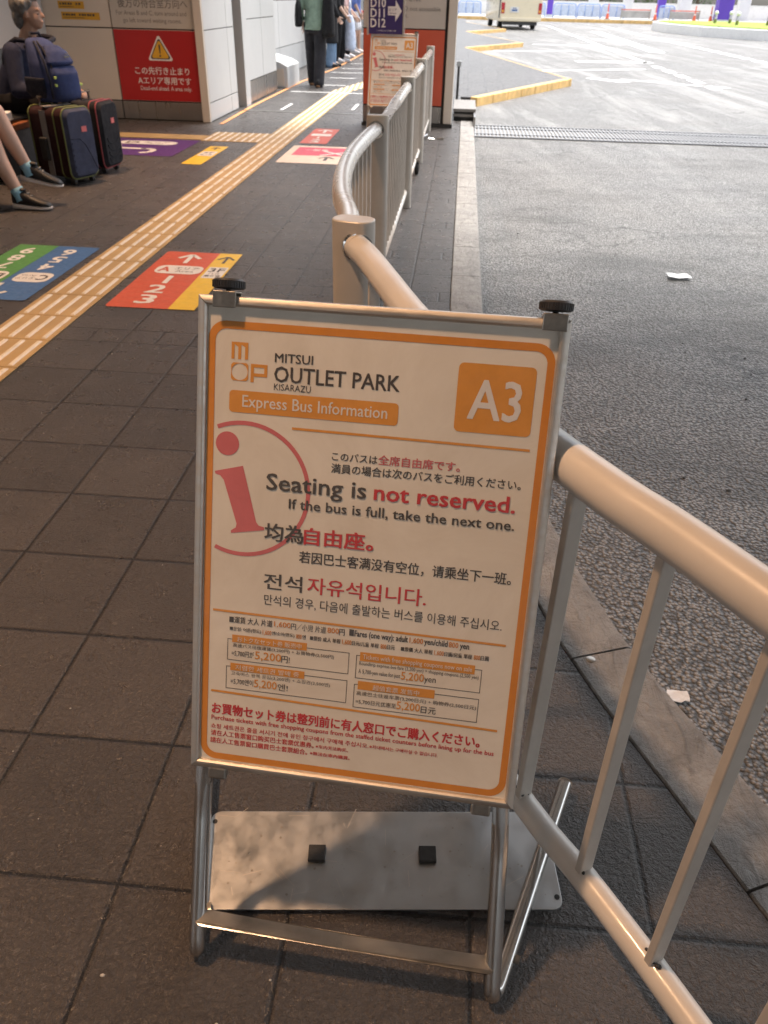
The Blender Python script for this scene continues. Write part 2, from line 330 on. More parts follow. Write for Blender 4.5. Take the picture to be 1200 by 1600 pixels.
# flat artwork on a plane: origin, x axis, y axis, normal
class Plane:
    def __init__(s,o,x,y,scale=1.):
        s.o,s.x,s.y,s.k=V(o),V(x).normalized(),V(y).normalized(),scale; s.n=s.x.cross(s.y).normalized()
    def p(s,u,w,h=0.): return s.o+s.x*u*s.k+s.y*w*s.k+s.n*h
    def poly(s,bm,pts,h): bm.faces.new([bm.verts.new(s.p(u,w,h)) for u,w in pts])
    def rect(s,bm,u0,u1,w0,w1,h,r=0.,n=5):
        s.poly(bm,rrect(u0,u1,w0,w1,r,n),h)
    def ring(s,bm,out,inn,h):
        a=[bm.verts.new(s.p(*q,h)) for q in out]; b=[bm.verts.new(s.p(*q,h)) for q in inn]; n=len(a)
        for i in range(n): bm.faces.new((a[i],a[(i+1)%n],b[(i+1)%n],b[i]))
    def line(s,bm,p,q,t,h):
        dx,dy=q[0]-p[0],q[1]-p[1]; L=math.hypot(dx,dy); nx,ny=-dy/L*t/2,dx/L*t/2
        s.poly(bm,[(p[0]-nx,p[1]-ny),(q[0]-nx,q[1]-ny),(q[0]+nx,q[1]+ny),(p[0]+nx,p[1]+ny)],h)
def rrect(u0,u1,w0,w1,r=0.,n=5):
    if r<=0: return [(u0,w0),(u1,w0),(u1,w1),(u0,w1)]
    o=[]
    for cx,cyy,a0 in ((u1-r,w0+r,-PI/2),(u1-r,w1-r,0),(u0+r,w1-r,PI/2),(u0+r,w0+r,PI)):
        for k in range(n+1): a=a0+PI/2*k/n; o.append((cx+r*math.cos(a),cyy+r*math.sin(a)))
    return o
TC={}
def text_mesh(s,bold=0.):
    k=(s,bold)
    if k in TC: return TC[k]
    c=bpy.data.curves.new('t','FONT'); c.body=s; c.size=1; c.offset=bold; c.resolution_u=2
    o=bpy.data.objects.new('t',c); COL.objects.link(o); bpy.context.view_layer.update()
    me=bpy.data.meshes.new_from_object(o.evaluated_get(bpy.context.evaluated_depsgraph_get()))
    bpy.data.objects.remove(o)
    vs=[v.co.copy() for v in me.vertices]; fs=[list(p.vertices) for p in me.polygons]
    bpy.data.meshes.remove(me)
    x0=min(v.x for v in vs); x1=max(v.x for v in vs); y0=min(v.y for v in vs); y1=max(v.y for v in vs)
    TC[k]=(vs,fs,x0,x1,y0,y1); return TC[k]
def put(bm,pl,s,u0,u1,w,h,cap=None,bold=0.,slant=0.):
    """text fitted between u0 and u1; w = baseline (latin) or bottom (CJK); cap = height of capitals / glyph box"""
    vs,fs,x0,x1,y0,y1=text_mesh(s,0.)
    cjk=sum(ord(c)>0x1100 for c in s)>len(s)*.34
    kx=(u1-u0)/(x1-x0); base=y0 if cjk else 0.
    ky=kx if cap is None else cap/((y1-y0) if cjk else .69)
    sh=[(0,0)] if bold<=.003 else ([(-1,0),(1,0)] if bold<.009 else [(-1,-.7),(1,-.7),(-1,.7),(1,.7)])
    for j,(a,b) in enumerate(sh):                       # heavier weights: strokes laid over each other
        nv=[bm.verts.new(pl.p(u0+(v.x-x0+a*bold)*kx+slant*(v.y-base)*ky,w+(v.y-base+b*bold)*ky,h+j*.00004)) for v in vs]
        for q in fs:
            try: bm.faces.new([nv[i] for i in q])
            except ValueError: pass
def rich(bms,pl,segs,u0,u1,w,h,cap,bold=0.):
    wt=[sum(1. if ord(c)>0x1100 else (.27 if c in ' ,.:;!()/' else .52) for c in s) for s,_ in segs]
    T=sum(wt); u=u0
    for (s,c),k in zip(segs,wt):
        d=(u1-u0)*k/T
        if s.strip():
            lead=(len(s)-len(s.lstrip()))*.27/T*(u1-u0); trail=(len(s)-len(s.rstrip()))*.27/T*(u1-u0)
            put(bms[c],pl,s.strip(),u+lead+.001,u+d-trail-.001,w,h,cap,bold)
        u+=d

# ================================================================= SETTING
KERB_IN=[(.01,12.75),(.01,9.),(.01,6.),(.01,3.86),(.035,3.1),(.085,2.5),(.16,2.05),(.235,1.72),(.316,1.44),(.386,1.257),(.493,1.029),(.60,.79),(.75,.47),(.95,.02),(1.3,-.7),(1.9,-1.9),(3.,-4.),(5.,-8.)]
RZ=-.12
bm=B(); bm.faces.new([bm.verts.new((x,y,0)) for x,y in [(-14,-8)]+[(a,b) for a,b in KERB_IN[::-1]]+[(-.02,14.),(-.02,62),(-14,62)]]); bmesh.ops.triangulate(bm,faces=bm.faces[:])
structure(obj('floor',bm,'paving'))
bm=B(); bm.faces.new([bm.verts.new(p) for p in [(-150,-60,RZ),(220,-60,RZ),(220,320,RZ),(-150,320,RZ)]]); structure(obj('road',bm,'asphalt'))
rr=random.Random(9); bm=B()
for _ in range(90):
    x,y=rr.uniform(-1.5,.3),rr.uniform(.5,3.2); r_=rr.choice((.0012,.0016,.002,.003)); ellip(bm,(x,y,r_*.4),(r_*rr.uniform(.7,1.5),r_,r_*.7),None,6,4)
gg=obj('grit',bm,'concrete'); gg['kind']='stuff'
bm=B()
for _ in range(80):
    x,y=rr.uniform(.3,3.),rr.uniform(.9,7.); r_=rr.choice((.002,.003,.004,.006)); ellip(bm,(x,y,RZ+r_*.3),(r_*rr.uniform(.7,1.5),r_,r_*.7),None,6,4)
gg=obj('road_grit',bm,'joint_dark'); gg['kind']='stuff'
# kerb stones
def resample(poly,step):
    out=[V((*poly[0],0))]; acc=0.
    for a,b in zip(poly,poly[1:]):
        a,b=V((*a,0)),V((*b,0)); L=(b-a).length; d=0.
        while acc+(L-d)>=step: d+=step-acc; acc=0.; out.append(a+(b-a)*(d/L))
        acc+=L-d
    return out
fine=resample(KERB_IN,.05)
def nrm(pts,i):
    d=(pts[min(i+1,len(pts)-1)]-pts[max(i-1,0)]).normalized(); return V((-d.y,d.x,0)) if V((-d.y,d.x,0)).x>0 else V((d.y,-d.x,0))
bm=B(); KW=.165; seg=12
for k in range(0,len(fine)-seg,seg):
    ids=list(range(k,k+seg+1)); J=.003; rows=[]
    for q,i in enumerate(ids):
        n=nrm(fine,i); p=fine[i].copy()
        if q==0: p+=(fine[i+1]-fine[i]).normalized()*J
        if q==seg: p-=(fine[i]-fine[i-1]).normalized()*J
        zz=.002+random.uniform(-.0006,.0006)
        a=p+n*.004; e=p+n*KW
        rows.append([bm.verts.new((a.x,a.y,-.2)),bm.verts.new((a.x,a.y,zz-.004)),bm.verts.new((a.x+n.x*.004,a.y+n.y*.004,zz)),bm.verts.new((e.x-n.x*.016,e.y-n.y*.016,zz)),bm.verts.new((e.x-n.x*.004,e.y-n.y*.004,zz-.006)),bm.verts.new((e.x,e.y,zz-.018)),bm.verts.new((e.x+n.x*.008,e.y+n.y*.008,-.2))])
    for a,b in zip(rows,rows[1:]):
        for i in range(6): bm.faces.new((a[i],a[i+1],b[i+1],b[i]))
    bm.faces.new(rows[0]); bm.faces.new(rows[-1][::-1])
structure(obj('kerb',bm,'kerb',auto=True))
# tactile strip : slabs with four raised bars each
TX0,TX1=GX-.3,GX
slab=B(); bars=B(); random.seed(3)
def tactile_tile(x,y,along='y',dx=.3,dy=.3,bend=0.):
    bx(slab,x+.002,x+dx-.002,y+.002,y+dy-.002,.0,.003)
    for k in range(4):
        if along=='y':
            c=x+dx*(k+.5)/4; a=[(c-.011,y+.016),(c+.011,y+.016),(c+.011,y+dy-.016),(c-.011,y+dy-.016)]
        else:
            c=y+dy*(k+.5)/4; a=[(x+.016,c-.011),(x+dx-.016,c-.011),(x+dx-.016,c+.011),(x+.016,c+.011)]
        cx=sum(p[0] for p in a)/4; cc=sum(p[1] for p in a)/4
        lo=[bars.verts.new((px,py,.003)) for px,py in a]; hi=[bars.verts.new((cx+(px-cx)*(.62 if along=='y' else .95),cc+(py-cc)*(.95 if along=='y' else .62),.008)) for px,py in a]
        bars.faces.new(hi)
        for i in range(4): bars.faces.new((lo[i],lo[(i+1)%4],hi[(i+1)%4],hi[i]))
y=1.5-.18
while y<13.2: tactile_tile(TX0,y); y+=.3
YJ=8.55
for i in range(2): tactile_tile(TX0-.3*(i+1),YJ,'y',.3,.3); tactile_tile(TX0-.3*(i+1),YJ+.3,'y',.3,.3)
x=TX0-.6
while x>-8: x-=.3; bx(slab,x+.002,x+.298,YJ+.06,YJ+.34,.0,.003)
# the strip swings over to the right further on
cx=TX0
for k in range(14):
    yy=y+.3*k; cx=TX0+min(.33,max(0,(k-1)*.055)); tactile_tile(cx,yy)
structure(obj('tactile_paving',slab,'tactile')); structure(obj('tactile_bars',bars,'tactile_bar'))
# painted lines and metal joints on the walkway
bm=B()
for x0,x1,yy in ((-2.6,-1.36,13.45),(-2.3,-1.9,14.6),(-2.36,-1.9,15.95),(-2.5,-1.3,17.1),(-2.46,-1.2,18.1),(-2.42,-1.2,19.45),(-2.4,-1.3,21),(-2.4,-1.3,22.6)):
    bm.faces.new([bm.verts.new(p) for p in ((x0,yy-.03,.004),(x1,yy-.03,.004),(x1,yy+.03,.004),(x0,yy+.03,.004))])
for x0,y0,x1,y1 in ((-1.372,13.05,-1.37,14.05),(-1.40,11.45,-1.405,12.1),(-2.295,11.2,-2.285,11.9)):
    bm.faces.new([bm.verts.new(p) for p in ((x0-.02,y0,.004),(x0+.02,y0,.004),(x1+.02,y1,.004),(x1-.02,y1,.004))])
structure(obj('queue_lines',bm,'white_paint'))
bm=B(); bx(bm,-2.9,TX0-.005,11.0,11.05,-.01,.004); bx(bm,TX1+.005,-.35,11.0,11.05,-.01,.004); structure(obj('expansion_joint',bm,'wall_steel'))
bm=B(); pts=[(-2.70,9.75),(-2.74,11.5),(-2.72,15.),(-2.56,18.),(-2.54,24.),(-2.5,30)]
L=[bm.verts.new((a-.025,b,.004)) for a,b in pts]; Rr=[bm.verts.new((a+.025,b,.004)) for a,b in pts]
for i in range(5): bm.faces.new((L[i],Rr[i],Rr[i+1],L[i+1]))
structure(obj('guide_line',bm,'orange_tape'))
# bus bay platform: saw-tooth edge with yellow kerb
PL=[(.138,13.5),(1.977,17.4),(.0,27.2),(1.86,31.1),(.0,39.7),(1.82,44.3),(.0,54.),(-.02,54.)]
bm=B(); prism(bm,[(-.02,13.5)]+PL,-.2,.001); structure(obj('platform',bm,'paving'))
bm=B(); wl=.13
for i in range(len(PL)-2):
    a,b=V((*PL[i],0)),V((*PL[i+1],0)); d=(b-a).normalized(); n=V((d.y,-d.x,0)); L=(b-a).length
    front=i%2==0; wd=.12 if front else .035; k=0.
    while k<L-.02:
        e=min(L,k+.6); c=a+d*((k+e)/2)+n*(wd/2-.0); box(bm,(c.x,c.y,-.088),(e-k-.012,wd,.19),(d,V((-d.y,d.x,0)),V((0,0,1)))); k=e
structure(obj('yellow_kerb',bm,'yellow_kerb_paint',bevel=.012))
# road paint
bm=B()
def stripe(x0,y0,x1,y1,wd):
    a,b=V((x0,y0,RZ+.004)),V((x1,y1,RZ+.004)); d=(b-a).normalized(); n=V((-d.y,d.x,0))*wd/2
    bm.faces.new([bm.verts.new(p) for p in (a-n,b-n,b+n,a+n)])
def dashes(x0,y0,x1,y1,on,off,wd):
    a,b=V((x0,y0,0)),V((x1,y1,0)); L=(b-a).length; d=(b-a)/L; k=0
    while k<L: e=min(L,k+on); p,q=a+d*k,a+d*e; stripe(p.x,p.y,q.x,q.y,wd); k=e+off
dashes(8.4,24.,8.4,58.,.75,.45,.30); dashes(4.85,17.5,4.85,24.,.8,.5,.22); stripe(4.85,24.5,4.85,56.,.16)
stripe(.9,28.2,3.5,29.4,.22); stripe(1.8,20.9,4.4,22.4,.16); stripe(2.68,19.3,3.32,18.5,.30); stripe(3.3,19.2,5.2,17.9,.14); stripe(2.4,33.1,4.6,33.,.3); stripe(6.2,30,6.6,48,.5); stripe(11.5,26,12.,34,1.6); stripe(3.,24.4,5.,24.9,.5)
structure(obj('road_markings',bm,'white_paint'))

# ---------------------------------------------------------------- canopy with downlights (above and behind the picture)
can=thing('canopy',(-1,1,0),'flat pale canopy roof over the bus stop walkway','roof')
bm=B(); bx(bm,-9,.3,-16,10.9,4.45,4.8); bx(bm,.304,10,-16,5.7,4.45,4.8); obj('roof_slab',bm,'ceiling_panel',can)  # unseen; outline over the road shaped to let daylight in
bm=B(); bx(bm,10,10.08,-16,5.78,4.35,4.85); bx(bm,-9,.3,10.9,10.98,4.35,4.85); bx(bm,.3,.38,5.78,10.98,4.35,4.85); bx(bm,.38,10,5.7,5.78,4.35,4.85); obj('fascia',bm,'panel_white',can)
for k in range(15):
    yb=-15.2+1.5*k; bm=B(); bx(bm,-8.9,9.9 if yb<5.3 else .28,yb-.16,yb+.16,4.30,4.449); obj('reflection_bar',bm,'joint_dark',can)  # added dark bars, unseen; they streak the reflections in the steel tubes
LP=[(-1.62,.98),(-2.6,-2.2),(-3.3,2.9),(-1.69,-10.1),(-3.2,6.4),(-1.5,8.6)]
for i,(x,y) in enumerate(LP):
    d=thing('downlight',(x,y,4.45),['round warm downlight in the canopy above and left of the poster stand','round warm downlight in the canopy behind the viewer, left','round warm downlight in the canopy over the yellow tactile strip','round warm downlight farthest behind the viewer','round warm downlight in the canopy above the benches','round warm downlight in the canopy near the far end of the walkway'][i],'lamp','downlights in the canopy')
    bm=B(); lathe(bm,[(.075,0),(.11,0),(.11,-.02),(.085,-.025),(.075,-.01)],(x,y,4.449),24); obj('trim_ring',bm,'lamp_housing',d,auto=True)
    bm=B(); lathe(bm,[(.001,-.004),(.074,-.004),(.074,-.001),(.001,-.001)],(x,y,4.449),24); obj('lens',bm,'lamp_glow',d)
    ld=bpy.data.lights.new('downlight_bulb','SPOT'); ld.energy=LAMP_W*(2.2,1.0,1.2,.7,2.3,.6)[i]; ld.color=LAMP_C; ld.shadow_soft_size=.14; ld.spot_size=math.radians(104); ld.spot_blend=.9
    lo=bpy.data.objects.new('bulb',ld); COL.objects.link(lo); lo.parent=d; lo.location=(0,0,-.035)

# ================================================================= POSTER STAND
PB=V((-.3368,.7510,.3162)); pa=-.05957; pt=.35367; PW=.4781; PH=1.4225
pux=V((math.cos(pa),math.sin(pa),0)); pnb=V((-math.sin(pa),math.cos(pa),0)); pup=V((0,0,1))*math.cos(pt)+pnb*math.sin(pt)
def poster_art(pl,par,b):
    names=('orange','amber','dark','red','rose','pale')
    mats=dict(orange='ink_orange',amber='ink_amber',dark='ink_dark',red='ink_red',rose='ink_rose',pale='ink_pale')
    b1={k:B() for k in names}; b2={k:B() for k in names}   # shapes, lettering
    lab=dict(orange='orange',amber='amber',dark='dark grey',red='red',rose='rose red',pale='pale')
    def flush(where):
        for k in names:
            for d,nm in ((b1,'printed_shape'),(b2,'lettering')):
                if len(d[k].faces):
                    o=obj(nm,d[k],mats[k],par); o['label']=lab[k]+(' printed shapes ' if nm=='printed_shape' else ' lettering ')+where
                else: d[k].free()
                d[k]=B()
    h1,h2,h3=.0004,.0007,.0010
    # border
    pl.ring(b1['orange'],rrect(.030,.970,.031,1.357,.05,7),rrect(.050,.950,.052,1.336,.032,7),h1)
    pl.rect(b1['amber'],.721,.926,1.110,1.294,h1,.014)
    flush('of the border')
    put(b2['pale'],pl,'A3',.755,.893,1.148,h2,.104,.012)
    pl.rect(b1['amber'],.093,.568,1.110,1.171,h1,.011)
    put(b2['pale'],pl,'Express Bus Information',.131,.538,1.127,h2,.033,.008)
    flush('of the stop number and banner')
    # three letter emblem
    k=b1['amber']; x0,x1,y0,y1=.096,.143,1.256,1.302
    pl.rect(k,x0,x0+.0085,y0,y1,h1); pl.rect(k,x0+.019,x0+.0275,y0,y1,h1); pl.rect(k,x0+.0385,x1,y0,y1,h1)
    pl.poly(k,[(x0+.0085,y1),(x0+.0085,y1-.006),(x0+.019,y1-.013),(x0+.019,y1)],h1); pl.poly(k,[(x0+.0275,y1),(x0+.0275,y1-.006),(x0+.0385,y1-.013),(x0+.0385,y1)],h1)
    n=24; cx,cyy,hw=.1205,1.222,.0245
    sq=[]; ci=[]
    for i in range(n):
        a=2*PI*(i+.5)/n; c,s_=math.cos(a),math.sin(a); q=hw/max(abs(c),abs(s_)); sq.append((cx+c*q,cyy+s_*q)); ci.append((cx+c*hw*.93,cyy+s_*hw*.93))
    pl.ring(k,sq,ci,h1)
    pl.ring(k,rrect(.152,.199,1.212,1.246),rrect(.161,.190,1.221,1.237),h1); pl.rect(k,.152,.161,1.196,1.2119,h1)
    flush('of the emblem')
    put(b2['dark'],pl,'MITSUI',.219,.325,1.256,h1,.024,.012); put(b2['dark'],pl,'OUTLET PARK',.219,.566,1.203,h1,.042,.013); put(b2['dark'],pl,'KISARAZU',.219,.323,1.180,h1,.018,-.004)
    flush('of the heading')
    pl.line(b1['amber'],(.275,1.078),(.930,1.0745),.007,h1)
    # circled i, cut by the border
    cx,cyy,ro,ri=.139,.891,.197,.185; A=[]
    for i in range(61):
        a=-PI+2*PI*i/60; 
        if cx+ri*math.cos(a)>.052: A.append(a)
    o=[b1['rose'].verts.new(pl.p(max(.0505,cx+ro*math.cos(a)),cyy+ro*math.sin(a),h1*.9)) for a in A]; q=[b1['rose'].verts.new(pl.p(max(.0505,cx+ri*math.cos(a)),cyy+ri*math.sin(a),h1*.9)) for a in A]
    for i in range(len(A)-1): b1['rose'].faces.new((o[i],o[i+1],q[i+1],q[i]))
    pl.poly(b1['rose'],[(.091+.034*math.cos(2*PI*i/28),1.020+.034*math.sin(2*PI*i/28)) for i in range(28)],h1)
    pl.poly(b1['rose'],[(.056,.938),(.058,.930),(.072,.927),(.083,.914),(.124,.790),(.122,.778),(.108,.768),(.108,.760),(.206,.778),(.206,.787),(.190,.790),(.182,.800),(.138,.960)],h1)
    flush('of the circled i')
    put(b2['dark'],pl,'このバスは',.392,.520,1.000,h1,None,.012); put(b2['rose'],pl,'全席自由席です。',.523,.748,.999,h1,.027,.02)
    put(b2['dark'],pl,'満員の場合は次のバスをご利用ください。',.392,.917,.964,h1,.027,.012)
    flush('of the Japanese notice')
    put(b2['dark'],pl,'Seating is',.209,.494,.899,h2,.047,.013); put(b2['red'],pl,'not reserved.',.518,.907,.899,h2,.045,.018)
    put(b2['dark'],pl,'If the bus is full, take the next one.',.276,.911,.850,h2,.028,.013)
    flush('of the English notice')
    put(b2['dark'],pl,'均為',.209,.322,.749,h2,.052,.018); put(b2['red'],pl,'自由座。',.325,.524,.749,h2,.050,.022)
    put(b2['dark'],pl,'若因巴士客满没有空位，请乘坐下一班。',.313,.919,.692,h1,.036,.014)
    flush('of the Chinese notice')
    put(b2['dark'],pl,'전석',.212,.325,.602,h1,.048,.012); put(b2['red'],pl,'자유석입니다.',.342,.687,.602,h1,.050,.012)
    put(b2['dark'],pl,'만석의 경우, 다음에 출발하는 버스를 이용해 주십시오.',.214,.908,.552,h1,.034,.004)
    flush('of the Korean notice')
    pl.line(b1['amber'],(.060,.520),(.925,.5115),.007,h1)
    put(b2['dark'],pl,'■運賃 大人 片道',.111,.242,.485,h1,.021,.012); put(b2['orange'],pl,'1,600',.2475,.297,.489,h1,.016,.012); put(b2['dark'],pl,'円／小児 片道',.299,.403,.485,h1,.021,.008); put(b2['orange'],pl,'800',.408,.442,.489,h1,.016,.012); put(b2['dark'],pl,'円',.443,.459,.485,h1,.020,.01)
    put(b2['dark'],pl,'■Fares (one way): adult',.473,.645,.488,h1,.018,.022); put(b2['orange'],pl,'1,600',.650,.689,.488,h1,.016,.014); put(b2['dark'],pl,'yen/child',.693,.760,.488,h1,.018,.02); put(b2['orange'],pl,'800',.764,.791,.488,h1,.016,.014); put(b2['dark'],pl,'yen',.796,.822,.488,h1,.018,.02)
    rich(b2,pl,[('■운임: 어른(편도) ','dark'),('1,600','orange'),('엔/소아(편도) ','dark'),('800','orange'),('엔','dark')],.112,.345,.459,h1,.014,.016)
    rich(b2,pl,[('■票价 成人 单程 ','dark'),('1,600','orange'),('日元/儿童 单程 ','dark'),('800','orange'),('日元','dark')],.356,.610,.459,h1,.014,.016)
    rich(b2,pl,[('■票價 大人 單程 ','dark'),('1,600','orange'),('日圓/兒童 單程 ','dark'),('800','orange'),('日圓','dark')],.626,.882,.459,h1,.014,.016)
    flush('of the fares')
    bxs=[(.107,.477,.366,.434),(.105,.476,.273,.346),(.498,.866,.357,.430),(.497,.866,.263,.338)]
    for a,c,d,e in bxs: pl.ring(b1['dark'],rrect(a,c,d,e),rrect(a+.0018,c-.0018,d+.0018,e-.0018),h1*.8)
    for (a,c,d,e),s_ in zip([(.121,.349,.424,.448),(.118,.346,.333,.357),(.509,.845,.413,.441),(.508,.736,.322,.349)],['おトクなセット券 販売中','저렴한 세트권 발매 중','Tickets with free shopping coupons now on sale','超值套票 发售中']):
        pl.rect(b1['amber'],a,c,d,e,h1); m=.016 if s_[0]!='超' else .045; lat=s_[0]=='T'; put(b2['pale'],pl,s_,a+m*(.55 if lat else 1),c-m*(.5 if lat else 1),d+(.008 if lat else .0035),h3,.0145 if lat else .0165,.006)
    put(b2['dark'],pl,'高速バス往復運賃(3,200円) + お買物券(2,500円)',.124,.432,.4065,h1,.0145,.004); put(b2['dark'],pl,'=5,700円が',.121,.189,.381,h1,.0155,.006); put(b2['amber'],pl,'5,200',.193,.273,.3785,h1,.0245,.012); put(b2['dark'],pl,'円!',.274,.299,.377,h1,.022,.006)
    put(b2['dark'],pl,'고속버스 왕복 운임(3,200엔) + 쇼핑권(2,500엔)',.121,.425,.3155,h1,.0145,.002); put(b2['dark'],pl,'=5,700엔이',.120,.190,.290,h1,.0155,.004); put(b2['amber'],pl,'5,200',.193,.263,.2875,h1,.0245,.012); put(b2['dark'],pl,'엔!',.266,.297,.286,h1,.022,.006)
    put(b2['dark'],pl,'Roundtrip express bus fare (3,200 yen) + shopping coupons (2,500 yen)',.508,.858,.400,h1,.0115,.002); put(b2['dark'],pl,'A 5,700-yen value for just',.507,.631,.374,h1,.013,.004); put(b2['amber'],pl,'5,200',.634,.701,.3705,h1,.0245,.012); put(b2['dark'],pl,'yen',.702,.736,.372,h1,.020,.004)
    put(b2['dark'],pl,'高速巴士往返车票(3,200日元) + 购物券(2,500日元)',.506,.860,.301,h1,.0155,.004); put(b2['dark'],pl,'=5,700日元优惠至',.505,.626,.275,h1,.016,.006); put(b2['amber'],pl,'5,200',.628,.697,.275,h1,.0245,.012); put(b2['dark'],pl,'日元',.700,.744,.272,h1,.021,.01)
    flush('of the coupon boxes')
    pl.line(b1['amber'],(.060,.2595),(.928,.2445),.007,h1)
    put(b2['red'],pl,'お買物セット券は整列前に有人窓口でご購入ください。',.064,.881,.184,h1,.036,.03)
    put(b2['red'],pl,'Purchase tickets with free shopping coupons from the staffed ticket counters before lining up for the bus',.063,.925,.164,h1,.0145,.014)
    put(b2['red'],pl,'쇼핑 세트권은 줄을 서시기 전에 유인 창구에서 구매해 주십시오.',.062,.553,.134,h1,.0165,.012); put(b2['red'],pl,'※차내에서는 구매하실 수 없습니다.',.556,.762,.135,h1,.0125,.012)
    put(b2['red'],pl,'请在人工售票窗口购买巴士套票优惠券。',.062,.386,.110,h1,.0185,.016); put(b2['red'],pl,'※车内无法购买。',.392,.492,.112,h1,.0125,.014)
    put(b2['red'],pl,'請在人工售票窗口購買巴士套票組合。',.061,.367,.085,h1,.0185,.016); put(b2['red'],pl,'※無法在車內購買。',.375,.499,.087,h1,.0125,.014)
    flush('at the foot of the poster')
def poster_stand(label):
    org=V((-.09,.80,0)); t=thing('poster_stand',org,label,'sign stand','poster stands at the A3 bus stop')
    n=pux.cross(pup).normalized()          # faces the viewer
    pl=Plane(PB,pux,pup,PW); fw=.028; dp=.015
    # backing board
    bm=B(); box(bm,pl.p(.5,PH/2,-.0085),(PW*.97,PW*PH*.97,.005),(pux,pup,n)); obj('backing_board',bm,'frame_aluminium',t)
    bm=B(); pl.rect(bm,fw*.7,1-fw*.7,fw*.7,PH-fw*.7,-.0045); paper=obj('poster',bm,'paper',t)
    poster_art(Plane(PB-n*.0045,pux,pup,PW),paper,None)
    # mitred frame rails with a rounded profile
    prof=[(fw,-.0045),(fw*.93,-.0005),(fw*.75,.0016),(fw*.4,.002),(fw*.1,.0002),(0,-.0035),(0,-dp),(fw,-dp)]
    for side in range(4):
        bm=B(); ra,rb=[],[]
        for d,hh in prof:
            if side==0: a,b=(d,d),(1-d,d)
            elif side==1: a,b=(1-d,d),(1-d,PH-d)
            elif side==2: a,b=(1-d,PH-d),(d,PH-d)
            else: a,b=(d,PH-d),(d,d)
            g=.0012
            if side in (0,2): s_=1 if b[0]>a[0] else -1; a=(a[0]+s_*g,a[1]); b=(b[0]-s_*g,b[1])
            else: s_=1 if b[1]>a[1] else -1; a=(a[0],a[1]+s_*g); b=(b[0],b[1]-s_*g)
            ra.append(bm.verts.new(pl.p(*a,hh))); rb.append(bm.verts.new(pl.p(*b,hh)))
        k=len(prof)
        for i in range(k): bm.faces.new((ra[i],ra[(i+1)%k],rb[(i+1)%k],rb[i]))
        bm.faces.new(ra[::-1]); bm.faces.new(rb); obj('frame_rail',bm,'frame_aluminium',t,auto=True)
    # clips : two with black thumb screws on top, two at the bottom
    for u in (.078,.957):
        c=pl.p(u,PH,0); bm=B(); box(bm,c-pup*.0045+n*.0048,(.031,.021,.0025),(pux,pup,n)); box(bm,c+pup*.0047-n*.0075,(.031,.0025,.0245),(pux,pup,n)); box(bm,c-pup*.0045-n*.0198,(.031,.021,.0025),(pux,pup,n))
        cl=obj('clip',bm,'clip_steel',t,bevel=.0012)
        bm=B(); lathe(bm,[(.004,.0),(.004,.0025),(.018,.003),(.0205,.0045),(.0205,.0135),(.018,.016),(.006,.0167)],c+pup*.0057-n*.013,40,(pux,n,pup)); kn=obj('thumb_screw',bm,'knob_plastic',cl,auto=True)
        bm=B()
        for i in range(36): a=2*PI*i/36; box(bm,c+pup*.0147-n*.013+(pux*math.cos(a)+n*math.sin(a))*.0208,(.0014,.0018,.0085),(pux*math.cos(a)+n*math.sin(a),-pux*math.sin(a)+n*math.cos(a),pup))
        obj('knurl',bm,'knob_plastic',kn)
    for u in (.088,.905):
        c=pl.p(u,0,0); bm=B(); box(bm,c-pup*.006-n*.006,(.028,.019,.016),(pux,pup,n)); obj('clip',bm,'clip_steel',t,bevel=.003)
    # legs : one bent tube a side, upright behind the panel and foot along the floor
    r=.0127; ends=[]
    for sx,ft,kn,tp,end in ((0,V((-.323,.622,r)),V((-.325,.742,.225)),V((-.308,.862,.545)),V((-.405,.985,.034))),(1,V((.134,.598,r)),V((.130,.717,.225)),V((.112,.832,.545)),V((.283,1.003,.034)))):
        d=(end-ft).normalized(); ul=(kn-ft).normalized(); br=.042; pts=[tp,kn.lerp(tp,.15),kn+(tp-kn).normalized()*.012,kn-ul*.012,ft+ul*br*1.02]
        for k in range(1,8):
            s_=k/8.; pts.append(ft+ul*br*(1-s_)**2+d*br*s_**2)
        pts+= [ft+d*br*1.02,end]
        for p in pts: p.z=max(p.z,r+.0005)
        bm=B(); tube(bm,pts,r,20); leg=obj('leg',bm,'tube_steel',t,auto=True); leg['label']='bent steel tube, left side' if sx==0 else 'bent steel tube, right side'
        bm=B(); tube(bm,[end-d*.002,end+d*.004],r*1.02,20); obj('end_cap',bm,'frame_aluminium',leg,auto=True)
        bm=B(); side=V((d.y,-d.x,0)); tube(bm,[ft+d*.085-side*.015,ft+d*.085+side*.019],.0065,12); obj('foot_bolt',bm,'clip_steel',leg,auto=True)
        ends.append(ft+ul*(.072 if sx==0 else .066))
    bm=B(); tube(bm,[ends[0],ends[1]],.0128,20); obj('cross_bar',bm,'tube_steel',t,auto=True)
    return t
stand=poster_stand('large foreground A3 express bus information poster in a metal tube stand')
s2=copy_tree(stand); s2.location=(-.60,8.25,0); s2['label']='distant A3 poster stand beside the fence in front of the purple D10 sign'; s2.rotation_euler=(0,0,.02)

